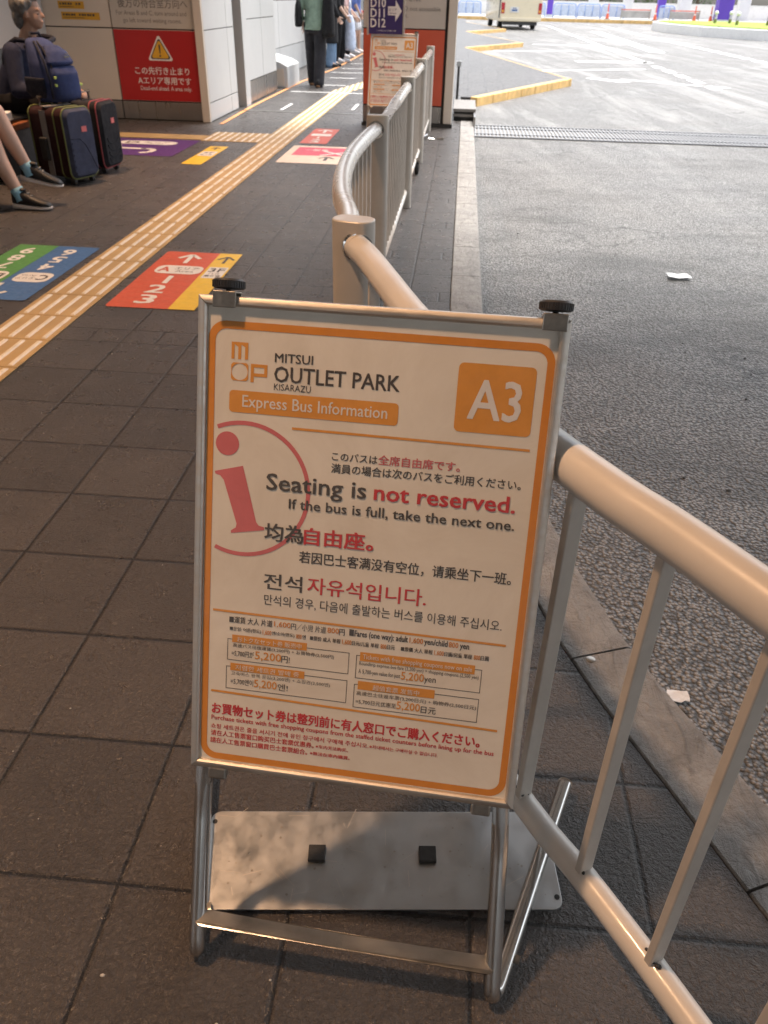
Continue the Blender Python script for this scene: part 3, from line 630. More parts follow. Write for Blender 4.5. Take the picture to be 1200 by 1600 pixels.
# weight plate on the floor between the feet
pc=V((-.055,.828,.0)); rz=.10; pt_=thing('base_plate',(pc.x,pc.y,0),'flat grey steel weight plate lying on the floor under the stand','plate')
bm=B(); poly=rrect(-.308,.308,-.094,.094,.018,5); cz,sz=math.cos(rz),math.sin(rz)
prism(bm,[(pc.x+a*cz-b*sz,pc.y+a*sz+b*cz) for a,b in poly],.0085,.0118); obj('plate',bm,'plate_steel',pt_,bevel=.0008)
for a,b in ((-.110,.006),(.085,.004)):
    bm=B(); box(bm,(pc.x+a*cz-b*sz,pc.y+a*sz+b*cz,.0158),(.030,.030,.0075),rz=.09); obj('rubber_pad',bm,'black_rubber',pt_,bevel=.0012)
rr=random.Random(11); bm=B(); plp=Plane((pc.x,pc.y,.01195),(cz,sz,0),(-sz,cz,0))
for _ in range(26):
    a,b=rr.uniform(-.29,.29),rr.uniform(-.085,.085); an=rr.uniform(0,PI); L=rr.uniform(.006,.045); plp.line(bm,(a,b),(a+L*math.cos(an),b+L*math.sin(an)),rr.uniform(.0004,.0009),0)
obj('scratches',bm,'frame_aluminium',pt_); bm=B()
for _ in range(46):
    a,b=rr.uniform(-.30,.30),rr.uniform(-.088,.088); r_=rr.uniform(.0006,.0026); plp.poly(bm,[(a+r_*math.cos(k*1.05)*rr.uniform(.6,1.3),b+r_*math.sin(k*1.05)*rr.uniform(.6,1.3)) for k in range(6)],.00008)
obj('grime_spots',bm,'clip_steel',pt_)
for a,b in ((.300,-.072),(-.300,.072)):
    bm=B(); lathe(bm,[(.0045,0),(.0045,.0008)],(pc.x+a*cz-b*sz,pc.y+a*sz+b*cz,.01185),14); obj('screw_hole',bm,'black_rubber',pt_)
for a,b in ((-.29,-.07),(.28,-.05),(-.28,.07),(.29,.06)):
    bm=B(); lathe(bm,[(.012,0),(.012,.0083)],(pc.x+a*cz-b*sz,pc.y+a*sz+b*cz,.0),14); obj('rubber_foot',bm,'black_rubber',pt_)

# ================================================================= GUARD FENCES
def oval_post(par,x,y,wd,dp,h,ang,mt='fence_post_paint'):
    bm=B(); poly=[]
    for k in range(24):
        a=2*PI*k/24; c,s_=math.cos(a),math.sin(a); e=.55
        px=math.copysign(abs(c)**e,c)*wd/2; py=math.copysign(abs(s_)**(.9),s_)*dp/2
        poly.append((x+px*math.cos(ang)-py*math.sin(ang),y+px*math.sin(ang)+py*math.cos(ang)))
    prism(bm,poly,.0,h); return obj('post',bm,mt,par,auto=True,bevel=.003)
def collar(par,p,d,r):
    bm=B(); d=d.normalized(); tube(bm,[p-d*.016,p-d*.010,p+d*.010,p+d*.016],[r*.99,r*1.22,r*1.22,r*.99],20); tube(bm,[p+d*.02,p+d*.034],[r*1.10,r*1.10],20); return obj('rail_collar',bm,'chrome',par,auto=True)
def fence_run(par,path,nb0,nb1,step=.155,rm='rail_metal',rt=.030,rb=.022,zt=.772,zb=.105,bend=True):
    """rails along a smooth plan curve, flat balusters between"""
    bm=B(); tube(bm,[(p.x,p.y,zt) for p in path],rt,22); obj('top_rail',bm,rm,par,auto=True)
    bm=B(); tube(bm,[(p.x,p.y,zb) for p in path],rb,18); obj('bottom_rail',bm,'fence_paint',par,auto=True)
    # arc length
    L=[0.]
    for a,b in zip(path,path[1:]): L.append(L[-1]+(b-a).length)
    s_=nb0
    while s_<L[-1]-nb1:
        i=max(k for k in range(len(L)) if L[k]<=s_); i=min(i,len(path)-2); q=(s_-L[i])/(L[i+1]-L[i]); p=path[i].lerp(path[i+1],q); d=(path[i+1]-path[i]).normalized()
        bm=B(); box(bm,(p.x,p.y,(zt+zb)/2),(.013,.026,zt-zb-.03),(d,V((-d.y,d.x,0)),V((0,0,1)))); bl=obj('baluster',bm,'baluster_paint',par,bevel=.002)
        if rm=='fence_paint':
            rr=random.Random(int(s_*1000)); bm=B()
            for _ in range(7): ellip(bm,p+V((rr.uniform(-.010,.010),rr.uniform(-.014,.014),zb+rb*.93+rr.uniform(0,.006))),(rr.uniform(.002,.0045),rr.uniform(.002,.0045),.0022),None,7,5)
            obj('weld_dirt',bm,'joint_dark',bl,True)
        s_+=step
def spline(ctrl,n=10):
    P_=[V((*c,0)) for c in ctrl]; out=[]
    for i in range(len(P_)-1):
        p0=P_[max(i-1,0)]; p1=P_[i]; p2=P_[i+1]; p3=P_[min(i+2,len(P_)-1)]
        for k in range(n):
            t=k/n; out.append(.5*((2*p1)+(p2-p0)*t+(2*p0-5*p1+4*p2-p3)*t*t+(3*p1-p0-3*p2+p3)*t**3))
    out.append(P_[-1]); return out
G='guard fence sections along the kerb'
near=thing('guard_fence',(-.2,1.9,0),'nearest curved cream fence section sweeping past the right of the foreground poster','fence',G)
path=spline([(-.238,1.955),(-.189,1.838),(-.128,1.655),(-.06,1.45),(.03,1.22),(.115,1.03),(.215,.858),(.276,.770),(.348,.655),(.41,.55),(.50,.40),(.62,.19),(.78,-.1)])
fence_run(near,path,.187,.1,.1585,'fence_paint')
oval_post(near,-.238,1.965,.104,.075,.830,-.28); collar(near,V((-.230,1.945,.772)),path[1]-path[0],.030)
mid=thing('guard_fence',(-.367,3.93,0),'bowed fence section between the nearest post and the next one behind it','fence',G)
path=spline([(-.252,2.02),(-.284,2.23),(-.333,2.467),(-.376,2.81),(-.396,3.2),(-.388,3.6),(-.372,3.88)])
fence_run(mid,path,.12,.08,.12); oval_post(mid,-.367,3.93,.100,.055,.828,0.); collar(mid,V((-.371,3.895,.772)),V((0,1,0)),.030)
ys=[3.93,5.95,7.76,9.78]; lb=['straight fence section in the middle distance, from the second post to the third','straight fence section from the third post to the fourth, with a caster at its foot','farthest fence section, ending beside the red partition panel']
for i in range(3):
    t=thing('guard_fence',(-.36,ys[i+1],0),lb[i],'fence',G)
    fence_run(t,[V((-.367,ys[i]+.035,0)),V((-.362,(ys[i]+ys[i+1])/2,0)),V((-.358,ys[i+1]-.03,0))],.10,.06,.12 if i!=1 else .16)
    oval_post(t,-.358,ys[i+1],.098 if i<2 else .085,.055,.828,0.); collar(t,V((-.358,ys[i+1]-.035,.772)),V((0,1,0)),.030)
    if i==1:
        bm=B(); lathe(bm,[(.012,-.018),(.045,-.016),(.05,-.006),(.05,.006),(.045,.016),(.012,.018)],(-.335,7.2,.052),20,(V((0,1,0)),V((0,0,1)),V((1,0,0)))); cw=obj('caster_wheel',bm,'black_rubber',t,auto=True)
        bm=B(); box(bm,(-.335,7.22,.115),(.045,.12,.012)); box(bm,(-.358,7.205,.075),(.004,.05,.08)); box(bm,(-.312,7.205,.075),(.004,.05,.08)); obj('caster_fork',bm,'chrome',cw)
        bm=B(); tube(bm,[(-.30,8.85,.05),(-.18,8.88,.05),(-.15,8.88,.05)],.012,10); obj('drop_bolt',bm,'chrome',t)

# ================================================================= FLOOR STICKERS
def sticker(name,x0,x1,y0,y1,label,base,rot=0,r=.02,z=.0022):
    """flat vinyl; returns root, art plane (u right, w up, unit = metres) as read from the given side"""
    t=thing(name,((x0+x1)/2,(y0+y1)/2,0),label,'floor sticker','floor stickers')
    if rot==0: pl=Plane((x0,y0,z),(1,0,0),(0,1,0)); w_,h_=x1-x0,y1-y0
    elif rot==180: pl=Plane((x1,y1,z),(-1,0,0),(0,-1,0)); w_,h_=x1-x0,y1-y0
    bm=B(); a=[bm.verts.new(pl.p(u,w,0)) for u,w in rrect(0,w_,0,h_,r,4)]; bm.faces.new(a)
    obj('base_film',bm,base,t); return t,pl,w_,h_
def arrow(pl,bm,cx,cyy,L,ang,th,h,head=.45):
    ca,sa=math.cos(ang),math.sin(ang); q=lambda a,b:(cx+a*ca-b*sa,cyy+a*sa+b*ca)
    pl.line(bm,q(-L/2,0),q(L/2-th*.4,0),th,h)
    for s_ in (1,-1): pl.line(bm,q(L/2,0),q(L/2-L*head,s_*L*head*.8),th,h+.0002*s_+.0002)
H=.0012
t,pl,w_,h_=sticker('floor_sticker',-1.64,-1.20,3.585,4.56,'red and yellow floor sticker reading A 1 2 3 beside the tactile strip','sticker_red')
bm=B(); pl.rect(bm,.31,w_,0,h_,H*.5,.0); o=obj('yellow_panel',bm,'sticker_yellow',t)
bm=B(); arrow(pl,bm,.165,.835,.17,PI/2,.026,H); arrow  # up arrow
pl.rect(bm,.045,.30,.55,.70,H,.05); put(bm,pl,'1',.158,.178,.385,H,.125,.02); put(bm,pl,'2',.115,.205,.225,H,.125,.02); put(bm,pl,'3',.12,.205,.065,H,.125,.02); pl.rect(bm,.325,.43,.5,.7,H,.004); obj('white_print',bm,'sticker_white',t)
bm=B(); put(bm,pl,'A',.065,.125,.585,H*1.6,.08,.02); obj('red_letter',bm,'sticker_red',t)
bm=B(); put(bm,pl,'エリア',.145,.275,.625,H*1.6,.045); put(bm,pl,'Area',.16,.26,.585,H*1.6,.025); arrow(pl,bm,.375,.84,.13,PI/2,.016,H); put(bm,pl,'3F',.335,.42,.61,H*1.6,.07,.01); put(bm,pl,'バス',.345,.41,.565,H*1.6,.03); put(bm,pl,'乗り場',.335,.42,.525,H*1.6,.03,.01); obj('dark_print',bm,'sticker_ink',t)
t,pl,w_,h_=sticker('floor_sticker',-2.53,-2.045,3.60,4.56,'green and blue floor sticker with upside-down numbers on the left floor','sticker_blue',180)
bm=B(); pl.rect(bm,.25,w_,0,h_,H*.5,0); obj('green_panel',bm,'sticker_green',t)
bm=B()
for s_,u,ww in (('4',.105,.36),('5',.105,.215),('6',.105,.07),('7',.345,.36),('8',.345,.215),('9',.345,.07)): put(bm,pl,s_,u,u+.07,ww,H,.11,.02)
pl.rect(bm,.03,.22,.52,.68,H,.05); pl.rect(bm,.275,.465,.52,.68,H,.05); arrow(pl,bm,.235,.83,.24,PI*.5,.026,H+.0004); obj('white_print',bm,'sticker_white',t)
bm=B(); put(bm,pl,'C',.05,.10,.56,H*1.6,.08,.02); put(bm,pl,'エリア',.11,.21,.60,H*1.6,.035); put(bm,pl,'Area',.12,.20,.565,H*1.6,.022); put(bm,pl,'B',.295,.345,.56,H*1.6,.08,.02); put(bm,pl,'エリア',.355,.455,.60,H*1.6,.035); put(bm,pl,'Area',.365,.445,.565,H*1.6,.022); obj('dark_print',bm,'sticker_ink',t)
t,pl,w_,h_=sticker('floor_sticker',-3.56,-2.59,7.60,8.54,'purple D area floor sticker in front of the red warning panel','sticker_purple',0)
bm=B(); pl.rect(bm,.22,.80,.60,.80,H,.09); arrow(pl,bm,.36,.36,.50,PI*.98,.07,H,.38); pts=[(.56,.36),(.66,.35),(.71,.28),(.69,.18),(.62,.13)]
for p,q in zip(pts,pts[1:]): pl.line(bm,p,q,.06,H)
obj('white_print',bm,'sticker_white',t)
bm=B(); put(bm,pl,'D',.30,.42,.64,H*1.6,.12,.015); put(bm,pl,'エリア',.47,.72,.685,H*1.6,.075); put(bm,pl,'Area',.52,.68,.635,H*1.6,.04); obj('dark_print',bm,'sticker_ink',t)
t,pl,w_,h_=sticker('floor_sticker',-2.405,-2.225,7.27,8.24,'narrow yellow floor sticker to the left of the tactile crossing','sticker_yellow',0,.005)
bm=B(); pl.rect(bm,.02,.16,.42,.66,H,.01); obj('white_print',bm,'sticker_white',t)
bm=B(); arrow(pl,bm,.09,.83,.12,PI/2,.018,H); put(bm,pl,'3F',.04,.14,.55,H*1.6,.07,.01); put(bm,pl,'乗り場',.035,.145,.46,H*1.6,.04,.01); obj('dark_print',bm,'sticker_ink',t)
t,pl,w_,h_=sticker('floor_sticker',-1.60,-1.325,8.62,9.66,'small red floor sticker right of the tactile strip, farther one','sticker_red',0,.005)
bm=B(); arrow(pl,bm,.137,.85,.22,PI/2,.03,H); pl.rect(bm,.03,.245,.50,.66,H,.03); put(bm,pl,'1',.125,.141,.34,H,.10,.02); put(bm,pl,'2',.09,.18,.20,H,.10,.02); put(bm,pl,'3',.09,.18,.06,H,.10,.02); obj('white_print',bm,'sticker_white',t)
t,pl,w_,h_=sticker('floor_sticker',-1.62,-.95,7.52,8.47,'cream floor sticker with a crimson box and white cross beside the bowed fence','sticker_cream',0,.01)
bm=B(); pl.rect(bm,.07,.66,.40,.86,H*.6,.0); obj('crimson_panel',bm,'sticker_pink',t)
bm=B(); put(bm,pl,'一般車',.15,.38,.66,H,.10,.01); pl.line(bm,(.34,.42),(.58,.66),.035,H*1.3); pl.line(bm,(.60,.42),(.34,.66),.035,H*1.5); obj('white_print',bm,'sticker_white',t)
bm=B(); arrow(pl,bm,.42,.25,.20,PI/2,.03,H); obj('dark_print',bm,'sticker_ink',t)

# ================================================================= WALLS
def wall_panels(t,pl,us,ws,mt,gap=.012,th=.02,base='wall_steel',base_h=None,mats=None):
    """rows of cladding panels on a plane with dark open joints"""
    for i in range(len(us)-1):
        for j in range(len(ws)-1):
            bm=B(); c=pl.p((us[i]+us[i+1])/2,(ws[j]+ws[j+1])/2,-th/2); box(bm,c,(us[i+1]-us[i]-gap,ws[j+1]-ws[j]-gap,th),(pl.x,pl.y,pl.n))
            m=base if (j==0 and base_h) else mt
            if mats and (i,j) in mats: m=mats[(i,j)]
            obj('base_panel' if (j==0 and base_h) else 'panel',bm,m,t,bevel=.002)
wl=thing('cladding_wall',(-3.9,9.9,0),'beige panelled terminal wall behind the seated man, with a white return face','wall')
plA=Plane((-5.4,9.88,0),(1,0,0),(0,0,1))
bm=B(); bx(bm,-8.,-2.86,9.905,11.2,0.,3.5); obj('wall_core',bm,'joint_dark',wl)
wall_panels(wl,plA,[-1.,.4,1.53,2.545],[.005,.195,.905,1.62,2.6,3.5],'panel_beige',base_h=True,mats={})
plB=Plane((-2.845,9.885,0),(0,1,0),(0,0,1)); plB.n=V((1,0,0))
wall_panels(wl,plB,[0,.98,1.30],[.005,.195,.905,1.62,2.6,3.5],'panel_white',.01,.016,base='panel_white',base_h=True)
bm=B(); bx(bm,-2.93,-2.845,9.83,9.8845,.005,3.5); obj('corner_trim',bm,'panel_beige',wl)
wl2=thing('cladding_wall',(-2.8,12.,0),'white column casing beyond the corner of the beige wall','wall')
bm=B(); bx(bm,-3.3,-2.80,11.45,11.70,0,3.5); obj('column_casing',bm,'panel_white',wl2)
bm=B(); bx(bm,-3.3,-2.84,11.72,13.55,.0,3.5); obj('wall_core',bm,'joint_dark',wl2)
plC=Plane((-2.82,11.72,0),(0,1,0),(0,0,1)); plC.n=V((1,0,0)); wall_panels(wl2,plC,[0,.92,1.83],[.005,.27,.97,1.7,3.5],'panel_white',.01,.016,base_h=True)
wl3=thing('cladding_wall',(-3.2,20,0),'long white wall with a grey base behind the standing queue','wall')
bm=B(); bx(bm,-3.6,-3.24,13.6,27.,.0,3.5); obj('wall_core',bm,'joint_dark',wl3)
plD=Plane((-3.22,13.6,0),(0,1,0),(0,0,1)); plD.n=V((1,0,0)); wall_panels(wl3,plD,[0,2.2,4.4,6.6,8.8,11.,13.4],[.005,.45,1.15,2.2,3.5],'panel_white',.012,.016,base='panel_gray',base_h=True)
wl4=thing('cladding_wall',(-2.2,27.,0),'far white end wall closing the walkway behind the queue','wall')
bm=B(); bx(bm,-3.6,-1.2,27.02,27.4,0,3.5); obj('wall_core',bm,'joint_dark',wl4)
plE=Plane((-3.22,27.,0),(1,0,0),(0,0,1)); wall_panels(wl4,plE,[0,1.0,2.0],[.005,.45,1.15,2.2,3.5],'panel_white',.012,.016,base='panel_gray',base_h=True)
wl5=thing('side_wall',(-4.6,6,0),'pale grey side wall behind the benches at the left edge','wall')
bm=B(); bx(bm,-4.85,-4.62,-2,9.868,0,3.5); obj('wall_slab',bm,'panel_gray',wl5)
t=thing('added_rear_wall',(-3,-14,0),'beige panelled wall added far behind the viewer to block the sky','wall'); bm=B(); bx(bm,-9,1.5,-14.4,-14.02,0,4.45); obj('wall_core',bm,'joint_dark',t)  # added, unseen: keeps bright sky out of the poster's gloss
plR=Plane((1.5,-14.,0),(-1,0,0),(0,0,1)); plR.n=V((0,1,0)); wall_panels(t,plR,[0,1.5,3,4.5,6,7.5,9,10.5],[.005,.2,1.6,3.0,4.4],'panel_beige',base_h=True)
# sloped concrete block against the white wall
cb=thing('plinth_block',(-2.85,14.2,0),'sloped-top white concrete plinth at the foot of the white wall','block')
bm=B(); ya,yb=13.9,14.9
pr=[(-3.2,0.),(-2.72,0.),(-2.72,.30),(-2.84,.36),(-3.2,.45)]
a=[bm.verts.new((x,ya,z)) for x,z in pr]; b=[bm.verts.new((x,yb,z)) for x,z in pr]; bm.faces.new(a); bm.faces.new(b[::-1])
for i in range(5): bm.faces.new((a[i],b[i],b[(i+1)%5],a[(i+1)%5]))
obj('block',bm,'panel_white',cb,bevel=.012); bm=B(); bx(bm,-3.14,-2.78,13.893,13.899,.03,.27); obj('front_plate',bm,'panel_beige',cb)
# signs on the wall
def flat_sign(name,label,cat,pl,u0,u1,w0,w1,mt,th=.004):
    c=pl.p((u0+u1)/2,w0,0); t=thing(name,c,label,cat); bm=B(); box(bm,pl.p((u0+u1)/2,(w0+w1)/2,th/2+.0005),(u1-u0,w1-w0,th),(pl.x,pl.y,pl.n)); obj('sign_face',bm,mt,t)
    return t,Plane(pl.p(u0,w0,th+.001),pl.x,pl.y)
t,pl=flat_sign('warning_panel','red dead-end warning panel on the beige wall','sign',plA,1.540,2.535,.205,.895,'sign_red')
bm=B(); cx,cyy=.50,.50
def tri(pl,bm,s_,h): 
    pts=[]
    for k in range(3):
        a=PI/2+2*PI*k/3; q=V((cx+s_*math.cos(a),cyy-.015+s_*math.sin(a)))
        for j in range(-3,4): b=a+j*.33; pts.append((q.x+.018*math.cos(b),q.y+.018*math.sin(b)))
    pl.poly(bm,pts,h)
tri(pl,bm,.135,.001); put(bm,pl,'この先行き止まり',.19,.81,.262,.001,.075,.012); put(bm,pl,'Aエリア専用です',.21,.82,.165,.001,.075,.012); put(bm,pl,'Dead-end ahead. A area only.',.23,.82,.105,.001,.042,.004); obj('white_print',bm,'sign_text_white',t)
bm=B(); tri(pl,bm,.105,.0016); obj('black_triangle',bm,'sticker_ink',t)
bm=B(); tri(pl,bm,.086,.0021); obj('yellow_triangle',bm,'sign_yellow',t)
bm=B(); pl.poly(bm,[(cx-.011,cyy+.055),(cx+.011,cyy+.055),(cx+.006,cyy-.03),(cx-.006,cyy-.03)],.0026); pl.poly(bm,[(cx+.010*math.cos(2*PI*i/12),cyy-.053+.010*math.sin(2*PI*i/12)) for i in range(12)],.0026); obj('exclamation_mark',bm,'sticker_ink',t)
t,pl=flat_sign('notice_panel','beige notice above the red panel about turning around for areas B and C','sign',plA,1.540,2.535,.915,1.61,'sign_notice')
bm=B(); put(bm,pl,'後方の待合室方向へ',.09,.86,.185,.001,.09,.012); put(bm,pl,'For Areas B and C, turn around and',.06,.84,.118,.001,.042,.002); put(bm,pl,'go left toward waiting rooms.',.13,.78,.05,.001,.042,.002); obj('grey_print',bm,'sign_text_gray',t)
for x0,x1,z0,z1,lb in ((-4.44,-4.15,1.075,1.145,'shorter upper yellow notice sticker on the beige wall above the backpack'),(-4.42,-3.99,.975,1.045,'longer lower yellow notice sticker on the beige wall above the backpack')):
    t,pl=flat_sign('wall_sticker',lb,'sticker',plA,x0+5.4,x1+5.4,z0,z1,'sticker_wall_yellow',.002); t['group']='yellow wall stickers'
    bm=B(); L=x1-x0
    for k in range(int(L/.03)-1):
        if k%7!=5: pl.rect(bm,.02+k*.03,.02+k*.03+.018+.006*(k%2),.035,.055,.001)
    pl.rect(bm,.02,L*.6,.016,.021,.001); obj('small_print',bm,'sticker_ink',t)
# partition on the right with the orange-red panel
pw=thing('partition',(-.5,10.15,0),'grey partition with an orange-red lower panel at the end of the fence','wall')
bm=B(); bx(bm,-1.12,-.115,10.125,10.30,.0,2.6); obj('core',bm,'joint_dark',pw)
plF=Plane((-1.12,10.105,0),(1,0,0),(0,0,1)); wall_panels(pw,plF,[0,.905],[.035,.215,.965,1.7,2.6],'panel_gray',.012,.018,base_h=True,mats={(0,1):'sign_orange_red',(0,2):'sign_notice'})
bm=B(); bx(bm,-.190,-.095,10.085,10.34,.04,2.6); obj('edge_post',bm,'panel_beige',pw,bevel=.006)
bm=B(); bx(bm,-1.13,-.085,10.08,10.35,.0,.035); obj('skirting',bm,'joint_dark',pw)
pl=Plane(plF.p(0,0,.002),plF.x,plF.y); bm=B(); put(bm,pl,'この先へは進めません。',.02,.62,1.215,.001,.085,.01); put(bm,pl,'Areas B, C, and D not accessible',.05,.84,1.135,.001,.04,.002); put(bm,pl,'beyond this point.',.05,.49,1.07,.001,.04,.002); obj('grey_print',bm,'sign_text_gray',pw)
# purple D sign on a stand
t=thing('direction_sign',(-.79,9.25,0),'dark purple D10 D11 D12 sign with a white arrow on a post','sign')
pl=Plane((-.962,9.2,.945),(1,0,0),(0,0,1)); bm=B(); box(bm,pl.p(.168,.39,-.011),(.336,.78,.02),(pl.x,pl.y,pl.n)); obj('board',bm,'sign_purple',t)
bm=B(); box(bm,pl.p(.347,.39,-.012),(.02,.80,.03),(pl.x,pl.y,pl.n)); box(bm,pl.p(-.010,.39,-.012),(.02,.80,.03),(pl.x,pl.y,pl.n)); obj('side_rail',bm,'frame_aluminium',t)
bm=B(); put(bm,pl,'D12',.018,.165,.058,.001,.072,.02); put(bm,pl,'D11',.018,.155,.142,.001,.072,.02); put(bm,pl,'D10',.018,.165,.226,.001,.072,.02); put(bm,pl,'D9',.018,.12,.310,.001,.072,.02); pl.rect(bm,.188,.262,.160,.235,.001); pl.poly(bm,[(.262,.105),(.325,.197),(.262,.290)],.001); put(bm,pl,'この先のバス乗り場',.08,.27,.022,.001,.014); obj('white_print',bm,'sign_text_white',t)
bm=B(); put(bm,pl,'エリア',.195,.275,.195,.002,.022); put(bm,pl,'Area',.20,.27,.172,.002,.014); obj('purple_print',bm,'sign_purple',t)
bm=B(); tube(bm,[(-.79,9.24,.03),(-.79,9.24,1.0)],.02,12); obj('post',bm,'clip_steel',t); bm=B(); lathe(bm,[(.17,0),(.17,.02),(.05,.035)],(-.79,9.25,0),24); obj('foot',bm,'bus_trim',t,auto=True)
# low steel step and small post by the kerb end
t=thing('step_block',(0.05,10.9,0),'low grey steel step beside the partition at the kerb end','block')
bm=B(); bx(bm,-.085,.19,10.75,11.75,.10,.135); o=obj('top_plate',bm,'sign_text_gray',t,bevel=.004); bm=B(); bx(bm,-.075,.165,10.79,11.7,.0,.099); obj('riser',bm,'joint_dark',t); bm=B(); bx(bm,.165,.185,10.3,11.72,-.118,.1); obj('side_plate',bm,'wall_steel',t); bm=B(); bx(bm,-.084,.164,10.755,10.789,.045,.075); obj('nosing',bm,'sign_text_gray',t)
t=thing('marker_post',(-.055,12.,0),'short black post with a grey cap beside the partition','post')
bm=B(); tube(bm,[(-.055,12.,0),(-.055,12.,.50)],.016,10); obj('stem',bm,'bus_trim',t); bm=B(); box(bm,(-.055,12.,.53),(.06,.06,.06)); obj('cap',bm,'panel_gray',t)
# drain grating across the road
t=thing('drain_grate',(3,10.2,RZ),'long steel drain grating across the road by the partition','grating')
def gr(y0,y1,nm,step):
    bm=B(); x=.19
    while x<9.: bx(bm,x,x+step*.45,y0,y1,RZ+.001,RZ+.012); x+=step
    obj(nm,bm,'grate_grey',t)
gr(10.36,10.55,'fine_grid',.045); gr(10.58,11.05,'wide_grid',.045); gr(11.08,11.28,'fine_grid',.045)
bm=B()
for y in (10.33,10.555,11.055,11.285): bx(bm,.19,9.,y,y+.022,RZ+.001,RZ+.016)
obj('edge_bar',bm,'grate_grey',t); bm=B(); bx(bm,.19,9.,10.33,11.3,RZ-.002,RZ+.0025); obj('sump',bm,'sign_text_gray',t)

# ================================================================= PEOPLE
def head_shape(bm,c,fd,s=1.,tilt=0.):
    """skull, jaw, nose, ears, lips; c = centre of the skull, fd = facing angle"""
    f=V((math.cos(fd),math.sin(fd),0)); l=V((-f.y,f.x,0)); u=V((0,0,1)); R3=Matrix((f,l,u)).transposed()
    q=lambda a,b,cc: c+(f*a+l*b+u*cc)*s
    ellip(bm,q(-.012,0,.02),(.098*s,.076*s,.098*s),R3); ellip(bm,q(.022,0,-.04),(.070*s,.060*s,.082*s),R3)
    ellip(bm,q(.055,0,-.092),(.030*s,.032*s,.024*s),R3); ellip(bm,q(.079,0,.012),(.012*s,.046*s,.013*s),R3)
    capsule(bm,q(.086,0,.0),q(.103,0,-.034),.008*s,.012*s,8); ellip(bm,q(.086,0,-.066),(.013*s,.026*s,.011*s),R3); ellip(bm,q(.080,0,-.082),(.012*s,.022*s,.010*s),R3)
    for k in (1,-1): ellip(bm,q(-.005,.076*k,-.02),(.020*s,.010*s,.033*s),R3)
    return q
def eyes(par,c,fd,s=1.):
    f=V((math.cos(fd),math.sin(fd),0)); l=V((-f.y,f.x,0))
    for k in (1,-1):
        bm=B(); ellip(bm,c+f*.078*s+l*.032*k*s+V((0,0,-.018*s)),(.008*s,.010*s,.005*s),None,8,6); obj('eye',bm,'eye_dark',par,True)
def hair(par,c,fd,mt,s=1.,long=0.):
    f=V((math.cos(fd),math.sin(fd),0)); l=V((-f.y,f.x,0)); u=V((0,0,1)); R3=Matrix((f,l,u)).transposed(); q=lambda a,b,cc: c+(f*a+l*b+u*cc)*s
    bm=B(); ellip(bm,q(-.030,0,.038),(.096*s,.086*s,.094*s),R3); ellip(bm,q(.012,0,.088),(.078*s,.070*s,.040*s),R3); ellip(bm,q(-.07,0,-.03),(.048*s,.070*s,.085*s),R3)
    for k in (1,-1): ellip(bm,q(-.022,.068*k,.018),(.030*s,.018*s,.052*s),R3)
    rr=random.Random(4)
    for i in range(46):
        a=rr.uniform(-PI*.75,PI*.75)+PI; e=rr.uniform(.1,1.35); d=f*math.cos(a)*math.cos(e)+l*math.sin(a)*math.cos(e)+u*math.sin(e); p0=q(-.025,0,.035)+V((d.x*.088,d.y*.088,d.z*.090))*s
        capsule(bm,p0,p0+(d*.010+V((0,0,-.024)))*s,.012*s,.006*s,6)
    if long: ellip(bm,q(-.065,0,-.06-long/2),(.045*s,.085*s,.06*s+long/2),R3)
    return fuse('hair',bm,mt,par,.008*s,2)
def hand(bm,w_,d,n,s=1.,curl=.5):
    """palm at wrist w_, pointing d, palm normal n: four unequal bent fingers and a thumb leaving the side"""
    d=d.normalized(); sd=d.cross(n).normalized(); n=sd.cross(d).normalized()
    for t in (-.028,-.010,.010,.028): capsule(bm,w_+sd*t*.6*s,w_+d*.085*s+sd*t*s,.015*s,.0125*s,8)
    for t,L in zip((-.030,-.010,.010,.029),(.062,.074,.070,.054)):
        a=w_+d*.088*s+sd*t*s; b=a+(d*math.cos(curl*.6)+n*math.sin(curl*.6))*L*.5*s; c=b+(d*math.cos(curl*1.5)+n*math.sin(curl*1.5))*L*.32*s; e=c+(d*math.cos(curl*2.2)+n*math.sin(curl*2.2))*L*.26*s
        chain(bm,[a,b,c,e],[.0092*s,.0085*s,.008*s,.0068*s],8)
    a=w_+d*.025*s-sd*.030*s; b=a+(d*.6-sd*.8+n*.3).normalized()*.036*s; chain(bm,[a,b,b+(d*.85-sd*.35+n*.35).normalized()*.034*s],[.013*s,.010*s,.008*s],8)
